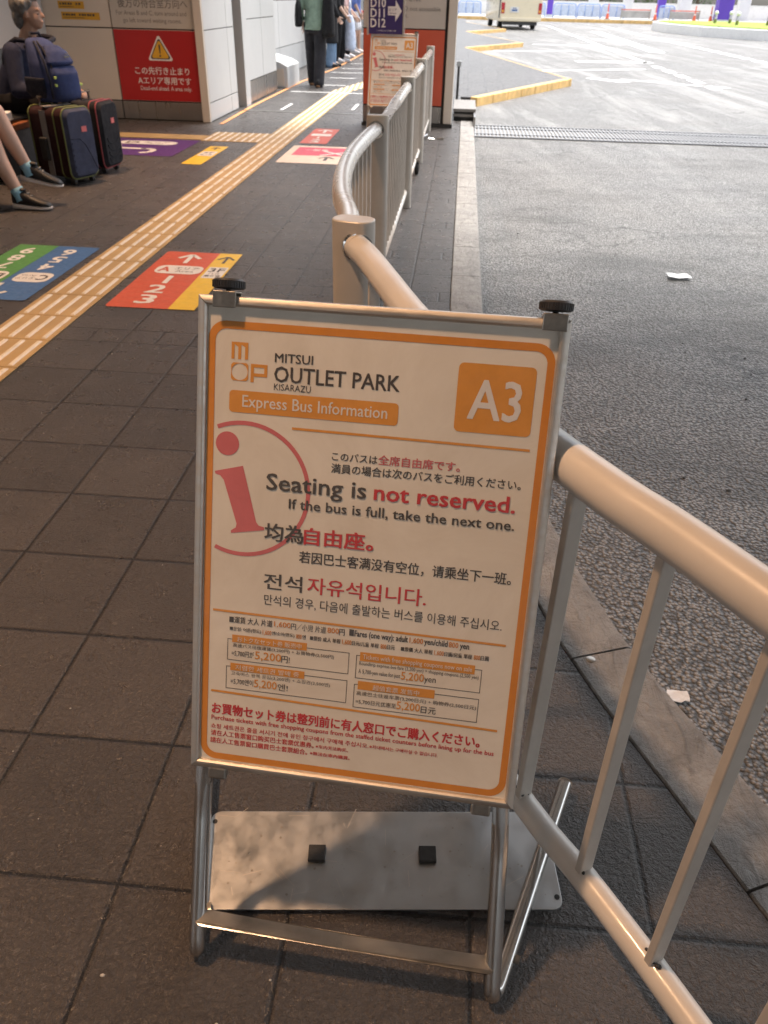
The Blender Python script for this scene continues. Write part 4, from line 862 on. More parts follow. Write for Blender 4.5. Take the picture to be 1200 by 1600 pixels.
def shoe(par,heel,d,ln=.27,up=V((0,0,1)),mt='shoe_black',sole='shoe_sole'):
    d=d.normalized(); sd=d.cross(up).normalized(); up=sd.cross(d).normalized()
    def ring(prof,mt,name,parent):
        bm=B(); rs=[]
        for t,wd,z0,z1 in prof:
            r=[]
            for k in range(12):
                a=2*PI*k/12; r.append(bm.verts.new(heel+d*ln*t+sd*wd*math.cos(a)*.5+up*((z0+z1)/2+(z1-z0)/2*math.copysign(abs(math.sin(a))**.7,math.sin(a)))))
            rs.append(r)
        for i in range(len(rs)-1):
            for k in range(12): bm.faces.new((rs[i][k],rs[i][(k+1)%12],rs[i+1][(k+1)%12],rs[i+1][k]))
        bm.faces.new(rs[0]); bm.faces.new(rs[-1][::-1]); return obj(name,bm,mt,parent,True)
    s_=ring([(-.05,.035,.006,.036),(.0,.066,.0,.040),(.2,.07,.0,.034),(.5,.078,.0,.028),(.75,.092,.001,.026),(.93,.07,.006,.026),(1.0,.03,.012,.026)],sole,'sole',par)
    return ring([(-.03,.03,.03,.085),(.01,.062,.028,.120),(.12,.074,.028,.124),(.27,.080,.027,.120),(.40,.080,.026,.105),(.55,.084,.024,.082),(.75,.090,.022,.064),(.90,.074,.022,.052),(.985,.034,.024,.036)],mt,'shoe',par)
def person(x,y,fd,hgt,label,skin='skin_pale',hairc='hair_dark',top='cloth_white',bottom='trousers',bcol='cloth_black',shoec='shoe_black',solec='shoe_sole',long=0.,sleeve=1.,step=.10,wide=1.,arm=(.12,.12),coat=None,vox=.016,group=None):
    s=hgt/1.68; f=V((math.cos(fd),math.sin(fd),0)); l=V((-f.y,f.x,0)); u=V((0,0,1)); o=V((x,y,0)); q=lambda a,b,c: o+(f*a+l*b+u*c)*s
    t=thing('person',(x,y,0),label,'person',group)
    hipL,hipR=q(0,.09,.86),q(0,-.09,.86); knL,knR=q(step*.6+.02,.095,.48),q(-step*.4+.03,-.095,.48); anL,anR=q(step,.095,.09),q(-step,-.095,.09)
    shL,shR=q(0,.175,1.36),q(0,-.175,1.36); elL,elR=q(arm[0]*.3-.04,.235,1.09),q(arm[1]*.3-.04,-.235,1.09); wrL,wrR=q(arm[0],.225,.87),q(arm[1],-.225,.87)
    bm=B(); c=q(.02,0,1.56); head_shape(bm,c,fd,s)
    chain(bm,[q(.0,0,1.36),q(.012,0,1.47)],[.06*s,.052*s])
    loft(bm,[(q(0,0,.80),.12*s,.165*s,fd),(q(0,0,.92),.11*s,.16*s,fd),(q(0,0,1.06),.095*s,.13*s,fd),(q(.01,0,1.22),.11*s,.155*s,fd),(q(0,0,1.34),.095*s,.165*s,fd),(q(0,0,1.41),.06*s,.09*s,fd)])
    for a,b,cc,w_ in ((hipL,knL,anL,0),(hipR,knR,anR,0)): chain(bm,[a,b,cc],[.082*s,.056*s,.036*s]); capsule(bm,cc,cc+f*.11*s-u*.045*s,.036*s,.03*s)
    for a,b,cc in ((shL,elL,wrL),(shR,elR,wrR)): chain(bm,[a,b,cc],[.048*s,.040*s,.028*s]); hand(bm,cc,(cc-b),l if cc is wrL else -l,s*.92,.45)
    fuse('body',bm,skin,t,.0085*s,2); eyes(t,c,fd,s); hair(t,c,fd,hairc,s,long)
    bm=B(); loft(bm,[(q(0,0,.80),.135*s,.18*s,fd),(q(0,0,.93),.125*s,.172*s,fd),(q(0,0,1.06),.115*s,.150*s,fd),(q(.01,0,1.22),.125*s,.172*s,fd),(q(0,0,1.35),.108*s,.180*s,fd),(q(0,0,1.425),.07*s,.10*s,fd)])
    for a,b,cc in ((shL,elL,wrL),(shR,elR,wrR)):
        e=a.lerp(b,min(1,sleeve*2)) ; capsule(bm,a,e,.062*s,.056*s)
        if sleeve>.5: capsule(bm,b,b.lerp(cc,(sleeve-.5)*1.85),.055*s,.044*s)
    fuse('shirt',bm,top,t,vox*s,3)
    bm=B(); loft(bm,[(q(0,0,.76),.128*s,.175*s,fd),(q(0,0,.90),.125*s,.172*s,fd),(q(0,0,.98),.118*s,.158*s,fd)])
    if bottom=='trousers':
        for a,b,cc in ((hipL,knL,anL),(hipR,knR,anR)): chain(bm,[a,b,cc-u*.03*s],[.098*s,.078*s*wide,.066*s*wide]); 
    elif bottom=='shorts':
        for a,b in ((hipL,knL),(hipR,knR)): capsule(bm,a,a.lerp(b,.72),.10*s,.095*s)
    else: loft(bm,[(q(0,0,.30),.20*s,.25*s,fd),(q(0,0,.55),.17*s,.215*s,fd),(q(0,0,.80),.13*s,.18*s,fd)])
    fuse('trousers' if bottom=='trousers' else bottom,bm,bcol,t,vox*s,3)
    if coat:
        bm=B(); loft(bm,[(q(-.01,0,.42),.17*s,.235*s,fd),(q(-.01,0,.8),.155*s,.215*s,fd),(q(0,0,1.1),.135*s,.185*s,fd),(q(0,0,1.35),.12*s,.195*s,fd),(q(0,0,1.43),.075*s,.11*s,fd)])
        for a,b,cc in ((shL,elL,wrL),(shR,elR,wrR)): chain(bm,[a,b,b.lerp(cc,.85)],[.07*s,.062*s,.05*s])
        fuse('coat',bm,coat,t,vox*s,3)
    for an in (anL,anR): shoe(t,V((an.x,an.y,.001))-f*.075*s,f,.265*s,mt=shoec,sole=solec)
    return t
def bag(name,label,c,sz,fd,mt,strap=None):
    t=thing(name,(c[0],c[1],c[2]-sz[2]/2),label,'bag'); bm=B(); c=V(c)
    loft(bm,[(c+V((0,0,-sz[2]*.5)),sz[0]*.40,sz[1]*.44,fd),(c+V((0,0,-sz[2]*.42)),sz[0]*.5,sz[1]*.52,fd),(c+V((0,0,-sz[2]*.1)),sz[0]*.5,sz[1]*.5,fd),(c+V((0,0,sz[2]*.3)),sz[0]*.38,sz[1]*.45,fd),(c+V((0,0,sz[2]*.5)),sz[0]*.2,sz[1]*.40,fd)],14)
    b_=fuse('bag_body',bm,mt,t,.014,3)
    if strap:
        l=V((-math.sin(fd),math.cos(fd),0)); bm=B(); p=c+V((0,0,sz[2]*.46)); tube(bm,[p-l*sz[1]*.3,p-l*sz[1]*.16+V((0,0,strap*.7)),p+V((0,0,strap)),p+l*sz[1]*.16+V((0,0,strap*.7)),p+l*sz[1]*.3],.012,8); obj('strap',bm,mt,t,True)
    return t
Q='people standing along the wall'
person(-2.36,14.40,PI*.47,1.64,'person in a pale green top and wide dark trousers walking away with black bags','skin_pale','hair_dark','cloth_green','trousers','cloth_charcoal','shoe_black','cloth_brown',.12,.85,.17,1.3,(.10,.10),group=Q)
bag('tote_bag','black tote bag hanging at the left side of the person in green',(-2.60,14.33,1.0),(.12,.30,.36),.1,'cloth_black',.42)
bag('tote_bag','long black shoulder bag at the right side of the person in green',(-2.13,14.30,1.0),(.20,.30,.62),.4,'cloth_black',.30)
person(-2.70,18.4,PI*.1,1.70,'person in light blue jeans and a long dark coat in the queue','skin_pale','hair_dark','cloth_black','trousers','cloth_denim','shoe_black','shoe_black',0,1.,.05,1.2,coat='cloth_black',group=Q)
person(-2.72,19.8,0.,1.66,'person in slim black trousers and white shoes holding a pale bag in the queue','skin_pale','hair_dark','cloth_black','trousers','cloth_black','cloth_white','shoe_sole',.1,.6,.05,.95,(.2,.2),group=Q)
bag('carrier_bag','large pale blue-white bag held by the person with white shoes',(-2.50,19.95,.55),(.26,.34,.66),.3,'cloth_paleblue',.30)
person(-2.78,21.3,0.,1.58,'person in a white and pink top with black trousers farther along the queue','skin_pale','hair_dark','cloth_pink','trousers','cloth_black','cloth_white','shoe_sole',.1,.45,.05,1.,(.25,.25),group=Q)
person(-2.72,22.9,0.,1.66,'person in a blue shirt, white shorts and shoes at the far end of the queue','skin_pale','hair_dark','cloth_blue','shorts','cloth_white','cloth_white','shoe_sole',0,.5,.06,1.,group=Q)
person(-2.20,22.4,PI*1.5,1.66,'person in black with tall black boots half hidden behind the purple sign','skin_tan','hair_dark','cloth_black','skirt','cloth_white','shoe_black','shoe_black',.1,.7,.10,1.,group=Q)
bag('hand_bag','small brown handbag carried by the person with black boots',(-2.18,22.15,.42),(.14,.28,.22),1.5,'cloth_brown',.2)
# red-topped white stand near the wall
t=thing('collection_post',(-2.72,24,0),'white post with a red box on top beside the far wall','post')
bm=B(); bx(bm,-2.83,-2.61,23.9,24.1,0,.40); obj('base_box',bm,'panel_white',t,bevel=.01); bm=B(); tube(bm,[(-2.72,24,.4),(-2.72,24,.8)],.03,10); obj('stem',bm,'clip_steel',t); bm=B(); bx(bm,-2.86,-2.58,23.9,24.1,.79,.90); obj('red_box',bm,'red_box',t,bevel=.01)

# ---------------------------------------------------------------- benches
for i,(y0,y1,lb) in enumerate(((4.3,6.05,'black and wood bench under the person with crossed bare legs'),(6.15,7.9,'black and wood bench the grey-haired man sits on'))):
    t=thing('bench',(-3.7,(y0+y1)/2,0),lb,'bench','benches along the side wall')
    bm=B(); bx(bm,-3.84,-3.36,y0,y1,.345,.395); obj('seat_plank',bm,'seat_wood',t,bevel=.008)
    bm=B(); bx(bm,-3.83,-3.40,y0+.02,y1-.02,.396,.425); obj('cushion',bm,'seat_black',t,bevel=.012)
    bm=B(); box(bm,(-3.87,(y0+y1)/2,.63),(.05,y1-y0-.04,.40),(V((math.cos(.15),0,math.sin(.15))),V((0,1,0)),V((-math.sin(.15),0,math.cos(.15))))); obj('backrest',bm,'seat_black',t,bevel=.015)
    bm=B(); bx(bm,-3.47,-3.45,y0+.03,y1-.03,.02,.344); obj('underseat_dark_panel',bm,'seat_black',t)  # added black sheet standing in for the darkness under the seat
    for y in (y0+.2,y1-.2):
        bm=B(); bx(bm,-3.80,-3.48,y-.025,y+.025,.0,.05); bx(bm,-3.64,-3.58,y-.024,y+.024,.05,.345); bx(bm,-3.9,-3.84,y-.024,y+.024,.2,.5); obj('leg',bm,'seat_black',t)
# ---------------------------------------------------------------- grey-haired man with a backpack on his chest
FD=.16; mx,my=-3.42,6.90
t=thing('person',(-3.55,6.9,.42),'grey-haired man in a navy shirt seated behind a backpack, looking right','person')
hc=V((-3.345,6.90,1.115)); bm=B(); head_shape(bm,hc,FD,1.02)
chain(bm,[V((-3.42,6.9,.88)),V((-3.355,6.9,1.02))],[.066,.056])
loft(bm,[(V((-3.60,6.9,.44)),.13,.17,0),(V((-3.57,6.9,.58)),.12,.165,0),(V((-3.50,6.9,.74)),.115,.165,0),(V((-3.44,6.9,.86)),.09,.17,0),(V((-3.42,6.9,.92)),.06,.09,0)])
shN,elN,wrN=V((-3.44,6.70,.85)),V((-3.41,6.62,.60)),V((-3.20,6.60,.585)); shF,elF,wrF=V((-3.42,7.09,.86)),V((-3.33,7.16,.62)),V((-3.14,7.05,.58))
for a,b,c,n in ((shN,elN,wrN,V((0,.5,-1))),(shF,elF,wrF,V((0,-.2,-1)))): chain(bm,[a,b,c],[.05,.042,.03]); hand(bm,c,(c-b)+V((0,0,-.01)),n,.95,.75)
hips=[(V((-3.58,6.80,.50)),V((-3.17,6.74,.50)),V((-3.12,6.74,.10))),(V((-3.58,7.0,.50)),V((-3.15,7.06,.50)),V((-3.12,7.06,.10)))]
for a,b,c in hips: chain(bm,[a,b,c],[.085,.06,.04]); capsule(bm,c,c+V((.1,0,-.05)),.036,.03)
fuse('body',bm,'skin_tan',t,.008,2); eyes(t,hc,FD); hair(t,hc,FD,'hair_grey',1.09)
bm=B(); loft(bm,[(V((-3.60,6.9,.43)),.15,.19,0),(V((-3.57,6.9,.58)),.14,.185,0),(V((-3.50,6.9,.74)),.135,.185,0),(V((-3.44,6.9,.865)),.105,.185,0),(V((-3.415,6.9,.925)),.072,.10,0)])
for a,b,c in ((shN,elN,wrN),(shF,elF,wrF)): chain(bm,[a,b,b.lerp(c,.45)],[.072,.062,.052])
fuse('shirt',bm,'cloth_navy',t,.012,3)
bm=B(); ellip(bm,(-3.58,6.9,.50),(.14,.19,.10))
for a,b,c in hips: chain(bm,[a,b,c],[.105,.082,.065])
fuse('trousers',bm,'cloth_black',t,.014,3)
for a,b,c in hips: shoe(t,V((c.x-.08,c.y,.001)),V((1,0,0)),.27)
# ---------------------------------------------------------------- the person whose crossed bare legs show at the left edge
t=thing('person',(-3.6,5.5,.42),'person with crossed bare legs, pale blue socks and black sneakers at the left edge','person')
bm=B(); hc=V((-3.60,5.50,1.13)); head_shape(bm,hc,0.,.98); chain(bm,[V((-3.62,5.5,.92)),V((-3.61,5.5,1.04))],[.062,.052])
loft(bm,[(V((-3.66,5.5,.44)),.13,.17,0),(V((-3.65,5.5,.60)),.12,.16,0),(V((-3.63,5.5,.76)),.115,.16,0),(V((-3.62,5.5,.89)),.09,.165,0),(V((-3.62,5.5,.95)),.06,.09,0)])
LA=[V((-3.56,5.42,.49)),V((-3.075,5.44,.485)),V((-3.035,5.435,.30)),V((-2.935,5.425,.085))]; LB=[V((-3.56,5.60,.51)),V((-3.065,5.57,.575)),V((-3.015,5.575,.44)),V((-2.925,5.60,.215))]
chain(bm,LA,[.088,.060,.058,.036],14); chain(bm,LB,[.088,.062,.058,.036],14)
capsule(bm,LA[3],V((-2.89,5.42,.06)),.034,.026); capsule(bm,LB[3],V((-2.88,5.605,.195)),.034,.026)
for a,b,c in ((V((-3.62,5.32,.86)),V((-3.56,5.26,.62)),V((-3.34,5.36,.60))),(V((-3.62,5.68,.86)),V((-3.56,5.74,.64)),V((-3.34,5.64,.66)))): chain(bm,[a,b,c],[.048,.04,.028]); hand(bm,c,c-b,V((0,0,-1)),.92,.5)
fuse('body',bm,'skin_pale',t,.009,3); eyes(t,hc,0.,.98); hair(t,hc,0.,'hair_dark',1.,.1)
bm=B(); loft(bm,[(V((-3.66,5.5,.43)),.15,.19,0),(V((-3.65,5.5,.60)),.14,.18,0),(V((-3.63,5.5,.76)),.135,.18,0),(V((-3.62,5.5,.895)),.105,.185,0),(V((-3.62,5.5,.955)),.07,.10,0)])
for a,b in ((V((-3.62,5.32,.86)),V((-3.57,5.27,.68))),(V((-3.62,5.68,.86)),V((-3.57,5.73,.70)))): capsule(bm,a,b,.066,.066)
fuse('shirt',bm,'cloth_black',t,.014,3)
bm=B(); ellip(bm,(-3.62,5.5,.50),(.15,.19,.10)); capsule(bm,LA[0],LA[0].lerp(LA[1],.55),.105,.095); capsule(bm,LB[0],LB[0].lerp(LB[1],.55),.105,.095); fuse('shorts',bm,'cloth_black',t,.014,3)
for L_,d in ((LA,V((.1,-.01,-.215))),(LB,V((.09,.025,-.225)))):
    bm=B(); d=d.normalized(); tube(bm,[L_[3]-d*.055,L_[3]-d*.05,L_[3]-d*.02,L_[3]+d*.03],[.040,.0435,.0425,.045],16); sk=obj('sock',bm,'sock_blue',t,True)
for hl,d,ln,up in ((V((-2.985,5.425,.001)),V((1,-.03,0)),.262,V((0,0,1))),(V((-2.985,5.60,.150)),V((.985,.06,-.17)),.275,V((.2,.0,1)))):
    sh=shoe(t,hl,d,ln,up); d=d.normalized(); sd=d.cross(up).normalized(); up=sd.cross(d).normalized()
    for k in range(4):
        tt=.42+.075*k; zz=.107-.40*(tt-.40)*.32; bm=B(); box(bm,hl+d*ln*tt+up*(zz-.006*k),(.006,.040,.006),(d,sd,up)); obj('lace',bm,'strap_grey',sh)
    bm=B(); ellip(bm,hl+d*ln*.27+up*.125,(.03,.026,.012),Matrix((d,sd,up)).transposed()); obj('tongue',bm,'shoe_black',sh,True)
# white packet lying on the bench between the two
t=thing('paper_packet',(-3.43,6.32,.425),'white folded paper packet lying on the bench behind the crossed legs','packet')
bm=B(); box(bm,(-3.45,6.32,.455),(.16,.13,.055),rz=.2); obj('packet',bm,'cloth_white',t,bevel=.008); bm=B(); box(bm,(-3.452,6.32,.4295),(.17,.14,.008),rz=.2); obj('lower_sheet',bm,'panel_gray',t)
# ---------------------------------------------------------------- luggage
def loop_rr(w,h,r,n=6): return rrect(0,w,0,h,r,n)
def suitcase(A,e,w,h,dp,label,face,side,pipe,style):
    e=V((*e,0)).normalized(); bk=V((-e.y,e.x,0)); up=V((0,0,1)); A=V((*A,0))   # e along the face, bk away from the viewer side
    q=lambda u,d,z: A+e*u+bk*d+up*z
    c=q(w/2,dp/2,0); t=thing('suitcase',c,label,'suitcase')
    z0=.045; lp=rrect(0,w,z0,z0+h,.055,6); n=len(lp)
    def shell(d0,d1,mt,name,ins0=0.,ins1=0.,par=t):
        bm=B(); cu,cz=w/2,z0+h/2; rs=[]
        for d,i in ((d0,ins0),(d1,ins1)):
            ku,kz=1-2*i/w,1-2*i/h; rs.append([bm.verts.new(q(cu+(u-cu)*ku,d,cz+(z-cz)*kz)) for u,z in lp])
        for k in range(n): bm.faces.new((rs[0][k],rs[0][(k+1)%n],rs[1][(k+1)%n],rs[1][k]))
        bm.faces.new(rs[0]); bm.faces.new(rs[1][::-1]); return obj(name,bm,mt,par,auto=True,bevel=.004)
    fr=shell(-.030,.004,face,'front_panel',.022,.002); shell(.0045,dp,side,'case_body',.002,.004)
    for d in ((.004,.085,dp-.01) if style==0 else (.004,.06)):
        bm=B(); pts=[q(u,d,z) for u,z in lp]; pts.append(pts[0]); pts=[p for i,p in enumerate(pts) if i==0 or (p-pts[i-1]).length>1e-4]; tube(bm,pts,.0055,8,False); obj('piping',bm,pipe,t,True)
    bm=B(); box(bm,q(w*.60,-.0315,z0+h*.70),(.05,.004,.038),(e,bk,up)); obj('brand_patch',bm,'tag_red',fr)
    bm=B()
    if style==0:
        for k in range(6): z=z0+h*(.52-.085*k); u1=w*(.46+.07*k); box(bm,q((w*.10+u1)/2,-.0305,z),(u1-w*.10,.008,.018),(e,bk,up))
        tube(bm,[q(w*.12,-.031,z0+h*.58),q(w*.40,-.031,z0+h*.575),q(w*.58,-.031,z0+h*.48),q(w*.74,-.031,z0+h*.30),q(w*.88,-.031,z0+h*.12)],.004,6)
    else:
        for k in range(4): tube(bm,[q(w*(.5+.32*math.cos(a)),-.030,z0+h*(.46-.10*k)+.10*h*math.sin(a)) for a in [PI+PI*i/10 for i in range(11)]],.004,6)
    obj('relief',bm,face,fr,auto=True)
    if style==0:
        bm=B(); d0=dp*.55; box(bm,q(-.0035,d0,z0+h/2),(.005,.055,h*.92),(e,bk,up)); box(bm,q(w/2,d0,z0+h+.0035),(w*.9,.055,.005),(e,bk,up)); obj('strap',bm,'strap_grey',t)
        bm=B(); box(bm,q(-.016,d0+.02,z0+h*.42),(.03,.07,.16),(e,bk,up)); obj('side_handle',bm,'black_rubber',t,bevel=.01)
    for u in (.05,w-.05):
        for d in (.035,dp-.04):
            bm=B(); lathe(bm,[(.006,-.012),(.022,-.012),(.022,.012),(.006,.012)],q(u,d,.0225),14,(bk,up,e)); wh=obj('wheel',bm,'black_rubber',t,auto=True)
            bm=B(); box(bm,q(u,d,.040),(.032,.036,.02),(e,bk,up)); obj('wheel_housing',bm,'bus_trim',wh)
    bm=B()
    for u in (w*.3,w*.7): tube(bm,[q(u,dp-.06,z0+h),q(u,dp-.06,z0+h+.05)],.008,8)
    tube(bm,[q(w*.25,dp-.06,z0+h+.055),q(w*.75,dp-.06,z0+h+.055)],.012,10); obj('pull_handle',bm,'clip_steel',t,auto=True)
    return t
suitcase((-2.905,6.19),(.36,.93),.285,.485,.34,'navy suitcase with lime piping and a red patch, in front, under the backpack','case_navy','case_maroon','piping_lime',0)
suitcase((-2.835,6.66),(.10,.99),.30,.485,.22,'slimmer black suitcase with red piping standing behind the navy one','case_black','case_black','piping_red',1)
# backpack
t=thing('backpack',(-3.05,6.52,.54),'navy backpack with lime tags resting on the navy suitcase','backpack')
e=V((.42,.90,0)).normalized(); bk=V((-e.y,e.x,0)); ang=math.atan2(e.y,e.x); cB=V((-3.075,6.54,0))
q=lambda u,d,z: cB+e*u+bk*d+V((0,0,z))
bm=B(); loft(bm,[(q(0,0,.545),.135,.125,ang),(q(0,0,.565),.155,.150,ang),(q(0,.005,.68),.160,.160,ang),(q(0,.015,.80),.150,.150,ang),(q(0,.055,.88),.125,.115,ang),(q(0,.10,.935),.10,.075,ang),(q(0,.12,.958),.06,.045,ang)],22); fuse('pack_body',bm,'pack_navy',t,.012,5)
bm=B(); loft(bm,[(q(.0,-.125,.565),.110,.055,ang),(q(.0,-.130,.60),.122,.065,ang),(q(0,-.125,.74),.120,.062,ang),(q(0,-.105,.785),.112,.05,ang)],18); fuse('front_pocket',bm,'pack_navy',t,.010,3)
bm=B(); loft(bm,[(q(.0,-.10,.79),.112,.055,ang),(q(.0,-.105,.81),.118,.06,ang),(q(0,-.075,.875),.095,.05,ang),(q(0,-.03,.915),.06,.04,ang)],18); fl_=fuse('top_pocket',bm,'pack_navy',t,.010,3)
bm=B(); box(bm,q(.02,-.163,.845),(.045,.004,.012),(e,bk,V((0,0,1)))); box(bm,q(.028,-.161,.862),(.03,.004,.007),(e,bk,V((0,0,1)))); obj('emblem',bm,'strap_grey',fl_)
for u,z in ((-.105,.715),(-.105,.665),(.118,.66)):
    bm=B(); box(bm,q(u,-.168+abs(u)*.15,z),(.03,.012,.018),(e,bk,V((0,0,1)))); obj('reflector_tag',bm,'tag_lime',t,bevel=.003)
bm=B(); loft(bm,[(q(-.135,.03,.57),.02,.09,ang),(q(-.148,.03,.62),.022,.11,ang),(q(-.150,.03,.71),.020,.115,ang)],14); fuse('side_pocket',bm,'pack_dark',t,.010,2)
for u in (-.135,-.09): 
    bm=B(); tube(bm,[q(u*.55,.05,.935),q(u,-.05,.90),q(u*1.12,-.12,.80),q(u*1.1,-.14,.68),q(u*1.05,-.13,.575)],.008,8); obj('zip_line',bm,'pack_dark',t,True)
bm=B(); tube(bm,[q(-.05,.11,.945),q(-.04,.12,.985),q(.04,.12,.985),q(.05,.11,.945)],.012,8); obj('grab_handle',bm,'pack_dark',t,True)
for pts in ([q(-.08,.14,.90),V((-3.30,6.74,.915)),V((-3.40,6.72,.935)),V((-3.50,6.74,.88)),V((-3.54,6.75,.75)),V((-3.40,6.68,.62)),q(-.10,.15,.60)],[q(.07,.14,.91),V((-3.24,7.02,.93)),V((-3.34,7.06,.945)),V((-3.46,7.06,.91)),V((-3.53,7.05,.78)),V((-3.36,7.08,.64)),q(.11,.15,.60)]):
    bm=B(); sp_=spline([(p.x,p.y) for p in pts],5); zs=[]
    for i in range(len(pts)-1):
        for k in range(5): zs.append(pts[i].z+(pts[i+1].z-pts[i].z)*k/5)
    zs.append(pts[-1].z); tube(bm,[(p.x,p.y,z) for p,z in zip(sp_,zs)],.019,8); obj('shoulder_strap',bm,'pack_dark',t,True)

t=thing('kerb_stud',(.385,1.385,0),'small round grey metal stud set in the kerb stone behind the fence','stud')
bm=B(); lathe(bm,[(.0105,.001),(.0105,.0035),(.008,.0048),(.002,.0052)],(.385,1.385,.0),18); obj('stud_head',bm,'clip_steel',t,auto=True)
# ================================================================= FAR SIDE
def scrap(x,y,label,s,seed):
    rr=random.Random(seed); t=thing('plastic_scrap',(x,y,RZ),label,'litter'); bm=B(); g=[]
    for i in range(5):
        g.append([bm.verts.new((x+(i/4-.5)*s*1.5+rr.uniform(-.1,.1)*s,y+(j/3-.5)*s+rr.uniform(-.1,.1)*s,RZ+.012+rr.uniform(0,.10)*s)) for j in range(4)])
    for i in range(4):
        for j in range(3): bm.faces.new((g[i][j],g[i+1][j],g[i+1][j+1],g[i][j+1]))
    o=obj('scrap',bm,'plastic_scrap',t); md=o.modifiers.new('s','SOLIDIFY'); md.thickness=.002
scrap(1.382,4.915,'white plastic scrap lying on the open road',.085,1); scrap(.614,1.40,'small clear plastic scrap on the road against the kerb',.034,5)
# microbus seen from behind
bus=thing('microbus',(2.7,48,RZ),'cream microbus seen from behind at the far bus bay','bus')
ba=.10; bo=V((2.72,47.2,RZ)); X_=V((math.cos(ba),math.sin(ba),0)); Y_=V((-math.sin(ba),math.cos(ba),0)); Zu=V((0,0,1)); bq=lambda a,b,c: bo+X_*a+Y_*b+Zu*c
def bbox(bm,a,b,c,s): box(bm,bq(a,b,c),s,(X_,Y_,Zu))
bm=B(); prof=[(-1.02,.36),(1.02,.36),(1.05,.55),(1.04,1.25),(.96,2.25),(.86,2.5),(.6,2.6),(-.6,2.6),(-.86,2.5),(-.96,2.25),(-1.04,1.25),(-1.05,.55)]
rs=[[bm.verts.new(bq(a*k,b,.36+(c-.36)*kz)) for a,c in prof] for b,k,kz in ((0.,.97,.985),(.08,1.,1.),(6.0,1.,1.),(6.5,.93,.9))]
for i in range(3):
    for k in range(12): bm.faces.new((rs[i][k],rs[i][(k+1)%12],rs[i+1][(k+1)%12],rs[i+1][k]))
bm.faces.new(rs[0][::-1]); bm.faces.new(rs[-1]); obj('body',bm,'bus_cream',bus,auto=True)
bm=B(); bbox(bm,0,-.008,1.85,(1.55,.03,.75)); obj('rear_window',bm,'glass_dark',bus,bevel=.01)
bm=B(); bbox(bm,-1.035,3.2,1.75,(.03,5.,.7)); obj('side_windows',bm,'glass_dark',bus); bm=B(); bbox(bm,1.035,3.2,1.75,(.03,5.,.7)); obj('side_windows',bm,'glass_dark',bus)
for a in (-.93,.93):
    bm=B(); bbox(bm,a,-.012,.93,(.17,.05,.46)); tl=obj('tail_light',bm,'tail_red',bus,bevel=.01)
    bm=B(); bbox(bm,a,-.03,.80,(.10,.02,.08)); obj('lens',bm,'sign_yellow',tl)
bm=B(); bbox(bm,-.35,-.012,.86,(.44,.03,.24)); npl=obj('number_plate',bm,'sticker_white',bus,bevel=.008); bm=B(); bbox(bm,-.35,-.030,.84,(.28,.01,.07)); bbox(bm,-.35,-.030,.93,(.18,.01,.03)); obj('plate_characters',bm,'sticker_blue',npl)
bm=B(); bbox(bm,0,-.03,.45,(1.98,.12,.16)); obj('bumper',bm,'bus_cream',bus,bevel=.03); bm=B(); bbox(bm,0,.3,.28,(1.7,.5,.14)); obj('underbody',bm,'bus_trim',bus); bm=B(); tube(bm,[bq(.75,-.08,.25),bq(.75,.4,.25)],.045,10); obj('exhaust',bm,'bus_trim',bus)
for a in (-.86,.86):
    for b in (1.3,5.2):
        bm=B(); lathe(bm,[(.08,-.1),(.30,-.11),(.345,-.07),(.345,.07),(.30,.11),(.08,.1)],bq(a,b,.346),22,(Y_,Zu,X_)); wh=obj('wheel',bm,'tyre',bus,auto=True); bm=B(); lathe(bm,[(.02,-.115),(.19,-.118),(.19,.118),(.02,.115)],bq(a,b,.346),16,(Y_,Zu,X_)); obj('rim',bm,'clip_steel',wh)
bm=B(); bbox(bm,-1.06,.25,.95,(.03,.25,.9)); obj('side_vent',bm,'bus_trim',bus)
# far platform, barriers, columns, low wall
bm=B(); bx(bm,-30,70,66,110,-.3,.10); structure(obj('far_platform',bm,'concrete')); bm=B()
x=-30.
while x<16: bx(bm,x,x+1.19,65.7,66.0,-.3,.06); x+=1.2
structure(obj('far_kerb',bm,'yellow_kerb_paint'))
def barrier(x,y,w_,h_,label,mt='barrier_blue',g='blue barriers on the far platform'):
    t=thing('barrier',(x+w_/2,y,.1),label,'barrier',g); z=.1
    bm=B(); pts=[(x,y,z),(x,y,z+h_-.18),(x+.06,y,z+h_-.05),(x+.18,y,z+h_),(x+w_-.18,y,z+h_),(x+w_-.06,y,z+h_-.05),(x+w_,y,z+h_-.18),(x+w_,y,z)]; tube(bm,pts,.035,8); obj('frame',bm,mt,t,True)
    bm=B(); bx(bm,x+.05,x+w_-.05,y-.02,y+.02,z+.12,z+h_-.10); obj('mesh_panel',bm,'cloth_paleblue',t)
    for k in (.33,.66): bm=B(); tube(bm,[(x+w_*k,y-.03,z+.1),(x+w_*k,y-.03,z+h_-.06)],.025,6); obj('bar',bm,mt,t,True)
xs=[(-2.4,'leftmost blue barrier, left of the microbus'),(-.6,'second blue barrier, partly behind the microbus'),(4.0,'blue barrier just right of the microbus'),(6.2,'first of the three blue barriers right of the thin purple column'),(7.9,'middle of the three blue barriers right of the thin purple column'),(9.6,'last of the three blue barriers right of the thin purple column'),(13.6,'blue barrier beside the middle purple column')]
for x,lb in xs: barrier(x,68.,1.6 if x<13 else 1.1,.86,lb)
